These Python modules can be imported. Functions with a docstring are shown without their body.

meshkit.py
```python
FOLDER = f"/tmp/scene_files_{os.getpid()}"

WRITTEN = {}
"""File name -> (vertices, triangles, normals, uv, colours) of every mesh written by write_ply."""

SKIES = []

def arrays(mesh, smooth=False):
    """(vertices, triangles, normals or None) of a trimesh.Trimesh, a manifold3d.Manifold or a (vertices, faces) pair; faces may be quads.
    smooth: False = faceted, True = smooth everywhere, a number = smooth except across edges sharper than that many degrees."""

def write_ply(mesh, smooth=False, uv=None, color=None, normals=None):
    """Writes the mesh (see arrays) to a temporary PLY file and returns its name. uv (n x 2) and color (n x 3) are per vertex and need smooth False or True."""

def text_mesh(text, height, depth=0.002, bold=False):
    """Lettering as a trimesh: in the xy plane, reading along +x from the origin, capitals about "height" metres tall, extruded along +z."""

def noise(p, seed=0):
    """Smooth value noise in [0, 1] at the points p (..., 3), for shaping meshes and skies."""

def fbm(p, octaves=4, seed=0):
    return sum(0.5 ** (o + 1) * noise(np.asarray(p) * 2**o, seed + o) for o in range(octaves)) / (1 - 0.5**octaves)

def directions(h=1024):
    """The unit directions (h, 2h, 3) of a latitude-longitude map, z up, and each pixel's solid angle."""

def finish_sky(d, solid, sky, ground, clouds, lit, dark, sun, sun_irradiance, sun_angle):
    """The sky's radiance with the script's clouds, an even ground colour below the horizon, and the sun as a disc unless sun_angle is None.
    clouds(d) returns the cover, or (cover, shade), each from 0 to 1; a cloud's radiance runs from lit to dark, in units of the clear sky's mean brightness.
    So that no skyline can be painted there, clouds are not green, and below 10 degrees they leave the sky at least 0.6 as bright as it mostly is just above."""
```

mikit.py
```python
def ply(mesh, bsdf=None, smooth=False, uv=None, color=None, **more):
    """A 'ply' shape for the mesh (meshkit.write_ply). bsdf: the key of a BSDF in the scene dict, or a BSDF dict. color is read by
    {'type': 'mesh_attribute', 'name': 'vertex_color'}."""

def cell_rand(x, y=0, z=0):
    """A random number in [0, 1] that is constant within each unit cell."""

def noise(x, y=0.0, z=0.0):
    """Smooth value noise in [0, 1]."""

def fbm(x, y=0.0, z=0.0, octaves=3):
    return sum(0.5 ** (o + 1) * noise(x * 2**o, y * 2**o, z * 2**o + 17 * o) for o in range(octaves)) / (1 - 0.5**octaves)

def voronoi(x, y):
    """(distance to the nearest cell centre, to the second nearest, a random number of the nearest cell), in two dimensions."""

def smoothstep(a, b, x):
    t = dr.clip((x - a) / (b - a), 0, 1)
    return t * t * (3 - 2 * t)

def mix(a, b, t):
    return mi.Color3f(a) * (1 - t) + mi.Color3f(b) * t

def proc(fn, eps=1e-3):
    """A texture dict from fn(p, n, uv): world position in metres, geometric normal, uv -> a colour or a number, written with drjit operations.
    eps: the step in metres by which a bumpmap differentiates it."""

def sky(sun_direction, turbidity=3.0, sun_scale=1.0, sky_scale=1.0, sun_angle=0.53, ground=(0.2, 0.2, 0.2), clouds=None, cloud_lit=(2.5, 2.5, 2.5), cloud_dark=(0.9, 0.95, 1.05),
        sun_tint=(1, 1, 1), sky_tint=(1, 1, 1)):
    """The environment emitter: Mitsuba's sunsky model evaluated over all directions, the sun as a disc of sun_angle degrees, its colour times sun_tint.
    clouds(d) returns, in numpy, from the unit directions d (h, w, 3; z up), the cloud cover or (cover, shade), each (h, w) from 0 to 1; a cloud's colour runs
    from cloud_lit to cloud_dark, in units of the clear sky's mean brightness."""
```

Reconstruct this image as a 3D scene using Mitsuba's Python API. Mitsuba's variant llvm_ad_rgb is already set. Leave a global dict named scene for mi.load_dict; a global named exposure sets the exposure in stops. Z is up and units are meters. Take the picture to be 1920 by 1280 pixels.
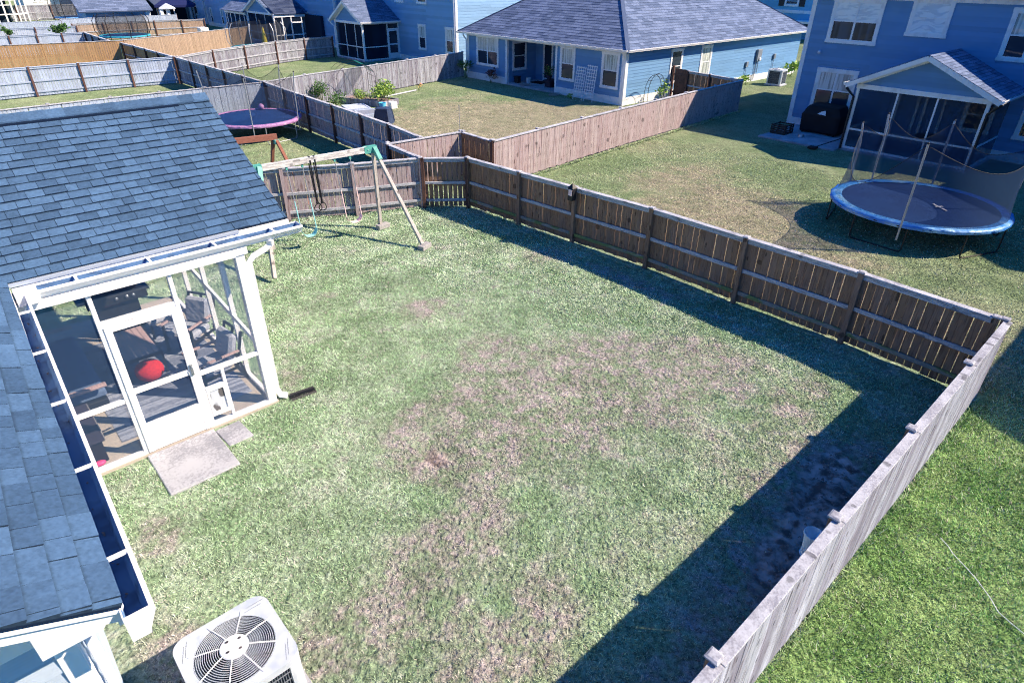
import math, random
import numpy as np, trimesh, drjit as dr, mitsuba as mi
import mikit, meshkit
from mikit import noise, fbm, smoothstep, mix, cell_rand, proc
from shapely.geometry import Polygon, box as sbox
T4 = mi.ScalarTransform4f
rng = np.random.default_rng(7)
random.seed(7)
scene, labels = {}, {}

# ---------------------------------------------------------------- camera, sky, exposure
FWD = np.array([0.57861, 0.63365, -0.51351]); UPV = np.array([0.33995, 0.38495, 0.85805])
FWD /= np.linalg.norm(FWD)
# a drone six and a half metres above the lawn corner, looking down across the yard
CAM = (0.0, 0.0, 6.637)
scene['camera'] = {'type': 'perspective', 'fov': 78.64, 'fov_axis': 'x', 'near_clip': 0.05, 'far_clip': 900.0,
                   'to_world': T4().look_at(origin=list(CAM), target=[CAM[0] + 0.57861, CAM[1] + 0.63365, CAM[2] + -0.51351], up=[0.33995, 0.38495, 0.85805])}
SUN = (0.80, -0.86, 1.0)
scene['sky'] = mikit.sky(SUN, turbidity=3, sun_scale=1.0, sky_scale=0.57, sky_tint=(0.12, 0.74, 1.50), sun_tint=(1.0, 1.0, 1.04), ground=(0.12, 0.15, 0.13))
exposure = 2.6

# ---------------------------------------------------------------- helpers
def num(name):
    if name not in used:
        used[name] = 0
        return name
    used[name] += 1
    return '%s_%03d' % (name, used[name])
used = {}

def put(key, mesh, bsdf, smooth=False, uv=None, **kw):
    key = num(key)
    scene[key] = mikit.ply(mesh, bsdf, smooth=smooth, uv=uv, **kw)
    return key

def dup(key, src, to_world):
    key = num(key)
    scene[key] = {**src, 'to_world': to_world}
    return key

def thing(name, label, category=None, group=None, kind=None):
    """reserves the key a thing's parts start with"""
    key = num(name)
    say(key, label, category, group, kind)
    return key

def say(key, label=None, category=None, group=None, kind=None):
    d = labels.setdefault(key, {})
    for k, v in (('label', label), ('category', category), ('group', group), ('kind', kind)):
        if v: d[k] = v

def cat(ms):
    vs, fs, n = [], [], 0
    for m in ms:
        v, f = (m.vertices, m.faces) if hasattr(m, 'vertices') else m
        v = np.asarray(v, float); f = np.asarray(f, int)
        if f.shape[1] == 4: f = np.vstack([f[:, [0, 1, 2]], f[:, [0, 2, 3]]])
        vs.append(v); fs.append(f + n); n += len(v)
    return np.vstack(vs), np.vstack(fs)

CF = np.array([[0, 2, 3, 1], [4, 5, 7, 6], [0, 1, 5, 4], [2, 6, 7, 3], [0, 4, 6, 2], [1, 3, 7, 5]])
def bx(x0, x1, y0, y1, z0, z1):
    x0, x1 = min(x0, x1), max(x0, x1); y0, y1 = min(y0, y1), max(y0, y1); z0, z1 = min(z0, z1), max(z0, z1)
    v = np.array([[x, y, z] for z in (z0, z1) for y in (y0, y1) for x in (x0, x1)], float)
    return v, CF

def rbx(x0, x1, y0, y1, z0, z1, r=0.01):
    """box with chamfered edges"""
    v = []
    lo, hi = np.array([x0, y0, z0], float), np.array([x1, y1, z1], float)
    for k in range(3):
        l, h = lo + r, hi - r
        l[k], h[k] = lo[k], hi[k]
        v += [[x, y, z] for x in (l[0], h[0]) for y in (l[1], h[1]) for z in (l[2], h[2])]
    m = trimesh.convex.convex_hull(np.array(v))
    return m.vertices, m.faces

def frame_of(d, up=(0, 0, 1)):
    d = np.asarray(d, float) / np.linalg.norm(d)
    up = np.asarray(up, float)
    if abs(d @ up) > 0.98: up = np.array([1.0, 0, 0])
    s = np.cross(d, up); s /= np.linalg.norm(s)
    return d, s, np.cross(s, d)

def beam(p0, p1, w, h, up=(0, 0, 1), r=0.0):
    """bar from p0 to p1, w wide (sideways), h high (along up)"""
    p0, p1 = np.asarray(p0, float), np.asarray(p1, float)
    d, s, u = frame_of(p1 - p0, up)
    L = np.linalg.norm(p1 - p0)
    v, f = rbx(0, L, -w / 2, w / 2, -h / 2, h / 2, r) if r else bx(0, L, -w / 2, w / 2, -h / 2, h / 2)
    return p0 + v[:, :1] * d + v[:, 1:2] * s + v[:, 2:3] * u, f

def tube(pts, r, n=8, close=False, caps=True):
    pts = np.asarray(pts, float); N = len(pts)
    rr = np.broadcast_to(np.asarray(r, float), (N,))
    if close: t = np.roll(pts, -1, 0) - np.roll(pts, 1, 0)
    else: t = np.gradient(pts, axis=0)
    t /= np.linalg.norm(t, axis=1, keepdims=True)
    s = np.cross(t[0], [0, 0, 1.0])
    if np.linalg.norm(s) < 0.1: s = np.cross(t[0], [1.0, 0, 0])
    rings = []
    a = np.arange(n) * 2 * np.pi / n
    for i in range(N):
        s = s - (s @ t[i]) * t[i]; s /= np.linalg.norm(s)
        u = np.cross(t[i], s)
        rings.append(pts[i] + rr[i] * (np.cos(a)[:, None] * s + np.sin(a)[:, None] * u))
    v = np.vstack(rings); f = []
    for i in range(N if close else N - 1):
        j = (i + 1) % N
        for k in range(n):
            m = (k + 1) % n
            f += [[i * n + k, i * n + m, j * n + m], [i * n + k, j * n + m, j * n + k]]
    if caps and not close:
        v = np.vstack([v, pts[0], pts[-1]]); c = N * n
        for k in range(n):
            m = (k + 1) % n
            f += [[c, m, k], [c + 1, (N - 1) * n + k, (N - 1) * n + m]]
    return v, np.array(f)

def lathe(prof, n=24, c=(0, 0, 0)):
    """(r, z) profile turned about z"""
    prof = np.asarray(prof, float); a = np.arange(n) * 2 * np.pi / n
    v = np.vstack([np.c_[p[0] * np.cos(a), p[0] * np.sin(a), np.full(n, p[1])] for p in prof]) + np.asarray(c, float)
    f = []
    for i in range(len(prof) - 1):
        for k in range(n):
            m = (k + 1) % n
            f += [[i * n + k, i * n + m, (i + 1) * n + m], [i * n + k, (i + 1) * n + m, (i + 1) * n + k]]
    return v, np.array(f)

def prism(poly, d, o, U, V):
    """polygon in the plane o + a U + b V, pushed by vector d"""
    poly = np.asarray(poly, float); n = len(poly)
    U, V, o, d = (np.asarray(q, float) for q in (U, V, o, d))
    a = o + poly[:, :1] * U + poly[:, 1:2] * V
    t2, f2 = trimesh.creation.triangulate_polygon(Polygon(poly), engine='earcut')
    k = np.array([np.argmin(((poly - q) ** 2).sum(1)) for q in t2])
    f2 = k[f2]
    side = []
    for i in range(n):
        j = (i + 1) % n
        side += [[i, j, n + j], [i, n + j, n + i]]
    f = np.vstack([f2[:, ::-1], f2 + n, side])
    m = trimesh.Trimesh(np.vstack([a, a + d]), f, process=False)
    m.fix_normals()
    return m.vertices, m.faces

def ball(c, r, s=(1, 1, 1), sub=2):
    m = trimesh.creation.icosphere(sub, r)
    return m.vertices * np.asarray(s) + np.asarray(c), m.faces

def xf(m, rz=0.0, loc=(0, 0, 0)):
    v, f = (m.vertices, m.faces) if hasattr(m, 'vertices') else m
    c, s = math.cos(rz), math.sin(rz)
    v = np.asarray(v, float)
    return np.c_[v[:, 0] * c - v[:, 1] * s, v[:, 0] * s + v[:, 1] * c, v[:, 2]] + np.asarray(loc, float), f

def tone_uv(m, t):
    v = m[0] if isinstance(m, tuple) else m.vertices
    return np.c_[np.full(len(v), t), np.asarray(v)[:, 2] * 0]

# ---------------------------------------------------------------- materials
def S(r, g, b):
    """sRGB 0-255 to linear"""
    c = np.array([r, g, b]) / 255.0
    return tuple(float(x) for x in np.where(c < 0.04045, c / 12.92, ((c + 0.055) / 1.055) ** 2.4))

def rgb(c): return {'type': 'rgb', 'value': [float(x) for x in c]}
def mat(key, color, rough=0.6, spec=0.4, metal=0.0, bump=None, bscale=0.01, two=True, eps=1e-3, **kw):
    b = {'type': 'principled', 'base_color': proc(color) if callable(color) else rgb(color), 'roughness': rough, 'specular': spec, 'metallic': metal, **kw}
    if bump: b = {'type': 'bumpmap', 'arbitrary': proc(bump, eps), 'scale': bscale, 'bsdf': b}
    scene[key] = {'type': 'twosided', 'bsdf': b} if two else b

def wood(key, a, b, c, sx=9.0, vs=0.5, knots=0.55):
    """weathered board: tone per board, long grain, knots and dirty feet"""
    def fn(p, n, uv):
        t = noise(p.x * sx, p.y * sx, p.z * 0.35)
        g = fbm(p.x * 70, p.y * 70, p.z * 3.0, 3)
        k = smoothstep(0.80, 0.86, noise(p.x * 13 + 5, p.y * 13, p.z * 4.5))
        col = mix(mix(a, b, smoothstep(0.2, 0.8, t * 0.6 + 0.4 * uv.x)), c, smoothstep(0.45, 0.75, g) * 0.75)
        return col * (1 - knots * k) * (0.62 + 0.75 * uv.x * vs + 0.30 * t * (1 - vs) + 0.35 * (g - 0.4))
    mat(key, fn, 0.85, 0.15, bump=lambda p, n, uv: fbm(p.x * 70, p.y * 70, p.z * 3.0, 2), bscale=0.004)

wood('wood_brown', S(172, 138, 114), S(142, 116, 102), S(100, 76, 62))
wood('wood_pink', S(196, 184, 188), S(158, 144, 150), S(112, 86, 88))
wood('wood_grey', S(182, 188, 202), S(120, 120, 134), S(90, 82, 90), vs=0.8)
wood('wood_silver', S(188, 204, 230), S(166, 182, 208), S(140, 144, 166), knots=0.2)
wood('wood_orange', S(192, 158, 120), S(174, 142, 108), S(150, 116, 86), knots=0.15)
wood('wood_tan', S(190, 168, 148), S(170, 150, 134), S(138, 116, 104), knots=0.15)
wood('lumber_post', S(204, 202, 200), S(176, 172, 170), S(150, 140, 136), sx=20.0)
wood('wood_dark', S(122, 92, 84), S(100, 78, 74), S(78, 58, 54))
def rail_c(p, n, uv):
    g = fbm(p.x * 5 + p.y * 3, p.y * 5 - p.x * 3, p.z * 40, 3)
    f = fbm(p.x * 60, p.y * 60, p.z * 60, 2)
    k = smoothstep(0.77, 0.84, noise(p.x * 7, p.y * 7, p.z * 9))
    return mix(S(186, 190, 200), S(140, 142, 154), smoothstep(0.35, 0.7, g * 0.6 + f * 0.4)) * (1 - 0.5 * k)
mat('rail_wood', rail_c, 0.85, 0.15, bump=lambda p, n, uv: fbm(p.x * 60, p.y * 60, p.z * 60, 2), bscale=0.003)
def rail_moss(p, n, uv):
    m = smoothstep(0.42, 0.62, fbm(p.x * 3, p.y * 3, p.z * 8, 3))
    return mix(S(150, 146, 140), S(122, 138, 92), m) * (0.75 + 0.5 * fbm(p.x * 40, p.y * 40, p.z * 40, 2))
mat('rail_mossy', rail_moss, 0.9, 0.1)

def shingle(key, lo, hi, gscale=260.0):
    def fn(p, n, uv):
        g = fbm(p.x * gscale, p.y * gscale, p.z * gscale, 2)
        m = noise(p.x * 14, p.y * 14, p.z * 14)
        w = fbm(p.x * 0.9, p.y * 0.9, p.z * 0.9, 3)
        t = smoothstep(0.0, 1.0, uv.x)
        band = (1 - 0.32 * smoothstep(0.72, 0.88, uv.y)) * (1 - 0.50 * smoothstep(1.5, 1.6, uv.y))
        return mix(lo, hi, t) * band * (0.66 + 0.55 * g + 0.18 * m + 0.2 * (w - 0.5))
    mat(key, fn, 0.9, 0.15, bump=lambda p, n, uv: fbm(p.x * gscale, p.y * gscale, p.z * gscale, 2), bscale=0.006)
shingle('shingle_blue', S(62, 88, 118), S(77, 107, 141), 46.0)
mat('roof_felt', S(26, 40, 62), 0.95, 0.05)
shingle('shingle_grey', S(86, 102, 132), S(112, 128, 160), 60.0)
shingle('shingle_dark', S(48, 60, 88), S(74, 86, 112), 60.0)

def siding(key, a):
    a = np.array(a)
    def fn(p, n, uv):
        w = fbm(p.x * 1.3, p.y * 1.3, p.z * 1.3, 3)
        g = noise((p.x + p.y) * 6, (p.x - p.y) * 6, p.z * 90)
        return mi.Color3f(*[float(x) for x in a]) * (0.84 + 0.16 * uv.x + 0.12 * (w - 0.5) + 0.06 * (g - 0.5))
    mat(key, fn, 0.6, 0.35)
siding('siding_blue', S(106, 150, 194))
siding('siding_pale', S(176, 192, 210))
siding('siding_teal', S(104, 176, 214))
siding('siding_cream', S(228, 228, 226))
siding('siding_sky', S(134, 176, 214))
mat('white_trim', lambda p, n, uv: mix(S(232, 234, 238), S(214, 216, 220), smoothstep(0.5, 0.8, fbm(p.x * 6, p.y * 6, p.z * 3, 3))), 0.45, 0.4)
mat('white_metal', lambda p, n, uv: mix(S(236, 238, 242), S(222, 224, 230), fbm(p.x * 9, p.y * 9, p.z * 9, 3)), 0.35, 0.5)
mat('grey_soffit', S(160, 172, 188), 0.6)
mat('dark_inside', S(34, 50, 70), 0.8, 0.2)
mat('gutter_liner', lambda p, n, uv: mix(S(96, 132, 176), S(74, 100, 136), smoothstep(0.4, 0.75, fbm(p.x * 6, p.y * 6, p.z * 9, 3))), 0.7, 0.2)  # blue shade of the gutter inside, put into the colour
mat('blind', lambda p, n, uv: mix(S(206, 214, 214), S(150, 160, 160), smoothstep(0.35, 0.7, noise(p.x * 22, p.y * 22, p.z * 0.8))), 0.8, 0.2)
mat('foil', lambda p, n, uv: mix(S(228, 236, 244), S(196, 210, 226), smoothstep(0.42, 0.7, fbm(p.y * 3 + p.z * 2, p.z * 13 + 5 * noise(p.y * 2, p.z * 2), 0, 3))), 0.35, 0.6, bump=lambda p, n, uv: fbm(p.y * 4, p.z * 14 + 4 * noise(p.y * 2, p.z * 2), 0, 3), bscale=0.05)
mat('drape', lambda p, n, uv: mix(S(58, 78, 106), S(32, 44, 68), smoothstep(0.3, 0.7, noise(p.x * 9, p.y * 9, p.z * 0.5))), 0.9, 0.1)
scene['window_glass'] = {'type': 'thindielectric', 'int_ior': 1.28}
def mesh_bsdf(key, c, op):
    scene[key] = {'type': 'mask', 'opacity': op, 'bsdf': {'type': 'twosided', 'bsdf': {'type': 'diffuse', 'reflectance': rgb(c)}}}
mesh_bsdf('screen', S(92, 124, 166), 0.18)
mesh_bsdf('screen_dark', S(34, 44, 62), 0.45)
mesh_bsdf('net', S(50, 70, 100), 0.49)
mesh_bsdf('net_thin', S(50, 60, 80), 0.24)
mesh_bsdf('net_far', S(58, 64, 76), 0.45)
mesh_bsdf('shade_net', S(50, 150, 140), 0.49)
def concrete(p, n, uv):
    a = fbm(p.x * 2.3, p.y * 2.3, p.z * 2, 4); b = fbm(p.x * 38, p.y * 38, p.z * 38, 3)
    return mix(S(176, 178, 186), S(136, 138, 148), smoothstep(0.35, 0.7, a * 0.6 + b * 0.4))
mat('concrete', concrete, 0.9, 0.15, bump=lambda p, n, uv: fbm(p.x * 60, p.y * 60, p.z * 60, 2), bscale=0.004)
mat('concrete_block', lambda p, n, uv: mix(S(180, 179, 180), S(138, 137, 140), fbm(p.x * 30, p.y * 30, p.z * 30, 3)), 0.9, 0.1)
def ac_paint(p, n, uv):
    return mix(S(190, 199, 211), S(172, 183, 199), smoothstep(0.45, 0.75, fbm(p.x * 7, p.y * 7, p.z * 4, 4)))
mat('ac_paint', ac_paint, 0.4, 0.5)
mat('ac_grey', S(120, 128, 140), 0.5, 0.5)
mat('ac_dark', S(58, 70, 88), 0.6, 0.3)
mat('steel', S(176, 182, 190), 0.35, 0.5, 0.8)
mat('galv', S(168, 174, 184), 0.45, 0.5, 0.5)
mat('black_metal', S(34, 36, 42), 0.5, 0.4)
mat('black_plastic', S(28, 30, 36), 0.55, 0.4)
mat('black_cloth', lambda p, n, uv: mix(S(34, 36, 44), S(20, 21, 27), fbm(p.x * 5, p.y * 5, p.z * 3, 3)), 0.7, 0.3, bump=lambda p, n, uv: fbm(p.x * 9, p.y * 9, p.z * 3, 3), bscale=0.03)
mat('rubber', S(26, 28, 32), 0.8, 0.2)
mat('tramp_mat', lambda p, n, uv: mix(S(22, 60, 116), S(16, 46, 96), fbm(p.x * 2, p.y * 2, 0, 3)), 0.6, 0.4)
mat('pad_blue', lambda p, n, uv: mix(S(56, 128, 206), S(128, 176, 216), smoothstep(0.42, 0.7, fbm(p.x * 2.2, p.y * 2.2, p.z * 3, 4))), 0.45, 0.5, bump=lambda p, n, uv: fbm(p.x * 7, p.y * 7, p.z * 5, 2), bscale=0.03)
mat('pad_purple', lambda p, n, uv: mix(S(152, 106, 168), S(184, 146, 186), fbm(p.x * 5, p.y * 5, p.z * 3, 3)), 0.5, 0.4, bump=lambda p, n, uv: fbm(p.x * 9, p.y * 9, p.z * 5, 2), bscale=0.03)
mat('pad_teal', S(60, 160, 190), 0.5, 0.4)
mat('green_metal', lambda p, n, uv: mix(S(104, 180, 172), S(70, 148, 140), fbm(p.x * 9, p.y * 9, p.z * 9, 3)), 0.5, 0.4)
def lumber_c(p, n, uv):
    g = fbm(p.x * 6 + p.z * 2, p.y * 60, p.z * 30, 3)
    k = smoothstep(0.76, 0.82, noise(p.x * 5, p.y * 9, p.z * 9))
    return mix(S(216, 216, 216), S(180, 178, 180), smoothstep(0.3, 0.7, g)) * (1 - 0.45 * k)
mat('lumber', lumber_c, 0.8, 0.2)
mat('lumber_red', lambda p, n, uv: mix(S(164, 112, 96), S(130, 86, 74), fbm(p.x * 8, p.y * 50, p.z * 30, 3)), 0.8, 0.2)
mat('swing_teal', S(150, 214, 216), 0.5, 0.4)
mat('swing_pink', S(236, 206, 206), 0.5, 0.4)
mat('sail_navy', S(34, 44, 92), 0.8, 0.2)
mat('cushion', lambda p, n, uv: mix(S(176, 182, 196), S(150, 156, 172), fbm(p.x * 8, p.y * 8, p.z * 8, 3)), 0.9, 0.1, bump=lambda p, n, uv: fbm(p.x * 12, p.y * 12, p.z * 12, 2), bscale=0.01)
mat('cushion_dark', lambda p, n, uv: mix(S(104, 124, 156), S(84, 102, 134), fbm(p.x * 8, p.y * 8, p.z * 8, 3)), 0.9, 0.1)
mat('slat_wood', lambda p, n, uv: mix(S(190, 166, 164), S(152, 128, 128), fbm(p.x * 40, p.y * 4, p.z * 20, 3)), 0.6, 0.3)
mat('red_cloth', lambda p, n, uv: mix(S(196, 52, 56), S(168, 40, 46), fbm(p.x * 30, p.y * 30, p.z * 30, 3)), 0.85, 0.1)
mat('pink_plastic', S(226, 70, 130), 0.5, 0.4)
def rug_c(p, n, uv):
    s = noise(p.x * 0.7, p.y * 24, 0)
    return mix(S(156, 164, 182), S(112, 120, 140), smoothstep(0.35, 0.65, s * 0.7 + 0.3 * fbm(p.x * 30, p.y * 30, 0, 2)))
mat('rug', rug_c, 0.95, 0.05)
mat('porch_floor', lambda p, n, uv: mix(S(190, 182, 172), S(162, 154, 148), fbm(p.x * 2, p.y * 2, 0, 4)), 0.85, 0.2)
mat('bucket_white', S(236, 242, 246), 0.4, 0.4)
mat('bin_blue', lambda p, n, uv: mix(S(44, 58, 86), S(58, 74, 104), fbm(p.x * 5, p.y * 5, p.z * 5, 3)), 0.6, 0.3)
mat('soil', lambda p, n, uv: mix(S(158, 142, 140), S(116, 100, 98), fbm(p.x * 22, p.y * 22, p.z * 22, 4)), 0.95, 0.05)
mat('leaf', lambda p, n, uv: mix(S(96, 150, 70), S(176, 196, 96), noise(p.x * 7, p.y * 7, p.z * 7)), 0.6, 0.3)
mat('leaf_dark', lambda p, n, uv: mix(S(50, 84, 48), S(90, 130, 66), noise(p.x * 9, p.y * 9, p.z * 9)), 0.6, 0.3)
mat('leaf_red', lambda p, n, uv: mix(S(60, 56, 52), S(112, 60, 58), noise(p.x * 9, p.y * 9, p.z * 9)), 0.6, 0.3)
mat('flower', lambda p, n, uv: mix(S(220, 120, 110), S(230, 220, 120), cell_rand(p.x * 12, p.y * 12, p.z * 12)), 0.6, 0.3)
mat('stem', S(92, 104, 64), 0.7, 0.2)
mat('red_plastic', S(150, 46, 44), 0.5, 0.4)
mat('yellow_cloth', S(216, 200, 70), 0.7, 0.2)
mat('cyan_plastic', S(96, 196, 226), 0.45, 0.4)
mat('white_plastic', S(232, 234, 236), 0.45, 0.4)
mat('stone', lambda p, n, uv: mix(S(170, 166, 164), S(120, 116, 116), fbm(p.x * 9, p.y * 9, p.z * 9, 3)), 0.9, 0.1)
mat('mat_dark', S(40, 36, 44), 0.9, 0.1)
mat('wicker', S(56, 52, 66), 0.8, 0.2)
mat('pillow_c', S(200, 206, 212), 0.9, 0.1)
mat('terra', S(120, 66, 56), 0.8, 0.2)
mat('cord_white', S(226, 230, 238), 0.6, 0.3)

_put = put
def put(key, mesh, bsdf, smooth=False, uv=None, tone=0.5, **kw):
    if uv is None and smooth in (False, True): uv = tone_uv(mesh, tone)
    return _put(key, mesh, bsdf, smooth, uv, **kw)

# ---------------------------------------------------------------- fences
PICKETS = {}
def picket(w, h, bsdf, i):
    k = (w, h, bsdf, i)
    if k not in PICKETS:
        r = np.random.default_rng(100 + i)
        dz = r.uniform(-0.012, 0.0)
        m = bx(-w / 2, w / 2, -0.009, 0.009, 0.0, h + dz)
        PICKETS[k] = mikit.ply(m, bsdf, uv=tone_uv(m, (i + 0.5) / 7))
    return PICKETS[k]

def fence(label, pts, h=1.57, rails=1, boards='wood_brown', posts='wood_dark', rail='rail_wood', low_rail=None, one_by_one=True, nrails=3, cap=True, caps=True,
          pitch=0.15, group=None, gap=0.012, post_extra=0.06, zb=0.05, foot=None, name='wooden_fence', rail_z=None, cap_w=0.15):
    """posts at pts; rails on the left (+1) or right (-1) of the run, boards on the other side of them"""
    root = thing(name, label, 'fence', group)
    pts = [np.array(p, float) for p in pts]
    pm = [[], []]
    for p in pts:
        pb, ph = cat([bx(-0.05, 0.05, -0.05, 0.05, 0, h + post_extra - 0.03)]), None
        d = pts[min(len(pts) - 1, 1)] - pts[0]
        a = math.atan2(d[1], d[0])
        d2 = np.array([-math.sin(a), math.cos(a)]) * rails * 0.065
        cm = [bx(-0.05, 0.05, -0.05, 0.05, 0, h + post_extra - 0.025)]
        key = put(root + '__post', xf(cm[0], a, (p[0] + d2[0], p[1] + d2[1], 0)), posts, tone=rng.random())
        if caps:
            c = (np.array([[x * s, y * s, z] for s, z in ((0.066, 0), (0.066, 0.02), (0.045, 0.034)) for x, y in ((-1, -1), (1, -1), (1, 1), (-1, 1))], float),)
            v = c[0] + [0, 0, h + post_extra - 0.025]
            m = trimesh.convex.convex_hull(v)
            put(key + '__cap', xf(m, a, (p[0] + d2[0], p[1] + d2[1], 0)), 'rail_wood', tone=rng.random())
    joined, tones, n = [], [], 0
    for k in range(len(pts) - 1):
        p0, p1 = pts[k], pts[k + 1]
        d = p1 - p0; L = np.linalg.norm(d); d /= L
        s = np.array([-d[1], d[0]]) * rails
        a = math.atan2(d[1], d[0])
        zs = rail_z or {3: (h - 0.060, h * 0.52, 0.26), 2: (h - 0.10, 0.3)}[nrails]
        for i, z in enumerate(zs):
            q0, q1 = p0 + d * 0.05 + s * 0.035, p1 - d * 0.05 + s * 0.035
            hh = 0.10 if i == 0 else 0.085
            jz = rng.uniform(-0.008, 0.008, 2)
            put(root + '__rail', beam([*q0, z + jz[0] * (i > 0)], [*q1, z + jz[1] * (i > 0)], 0.04, hh, r=0.004), (low_rail or rail) if i == 2 else rail, tone=rng.random())
        if cap:
            q0, q1 = p0 + s * 0.018, p1 + s * 0.018
            put(root + '__cap_board', beam([*(q0 + d * 0.004), h + 0.004], [*(q1 - d * 0.004), h + 0.004], cap_w, 0.03, r=0.004), rail, tone=rng.random())
        nb = max(1, round(L / pitch)); pt = L / nb
        for ib in range(nb):
            c = ib * pt
            w = pt - gap - rng.uniform(0, 0.006)
            q = p0 + d * (c + pt / 2) - s * 0.012
            lean = rng.normal(0, 0.25)
            M = T4().translate([float(q[0]), float(q[1]), zb + float(rng.uniform(-0.025, 0.02))]) @ T4().rotate([0, 0, 1], math.degrees(a) + float(rng.normal(0, 0.6))) @ T4().rotate([0, 1, 0], float(lean))
            if one_by_one and n < 300:
                dup(root + '__picket', picket(round(pt - gap, 3), h - zb - 0.018, boards, int(rng.integers(7))), M)
                n += 1
            else:
                m = xf(bx(-w / 2, w / 2, -0.009, 0.009, zb, h - 0.02 + rng.uniform(-0.012, 0)), a, (q[0], q[1], 0))
                joined.append(m); tones.append(np.full(8, rng.random()))
        if foot:   # board along the ground
            put(root + '__foot_board', beam([*(p0 - s * 0.03), 0.07], [*(p1 - s * 0.03), 0.07], 0.025, 0.12), foot, tone=rng.random())
    if joined:
        k = put(root + '__pickets', cat(joined), boards, uv=np.c_[np.concatenate(tones), np.zeros(8 * len(joined))])
        say(k, kind='stuff')
    return root

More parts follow.
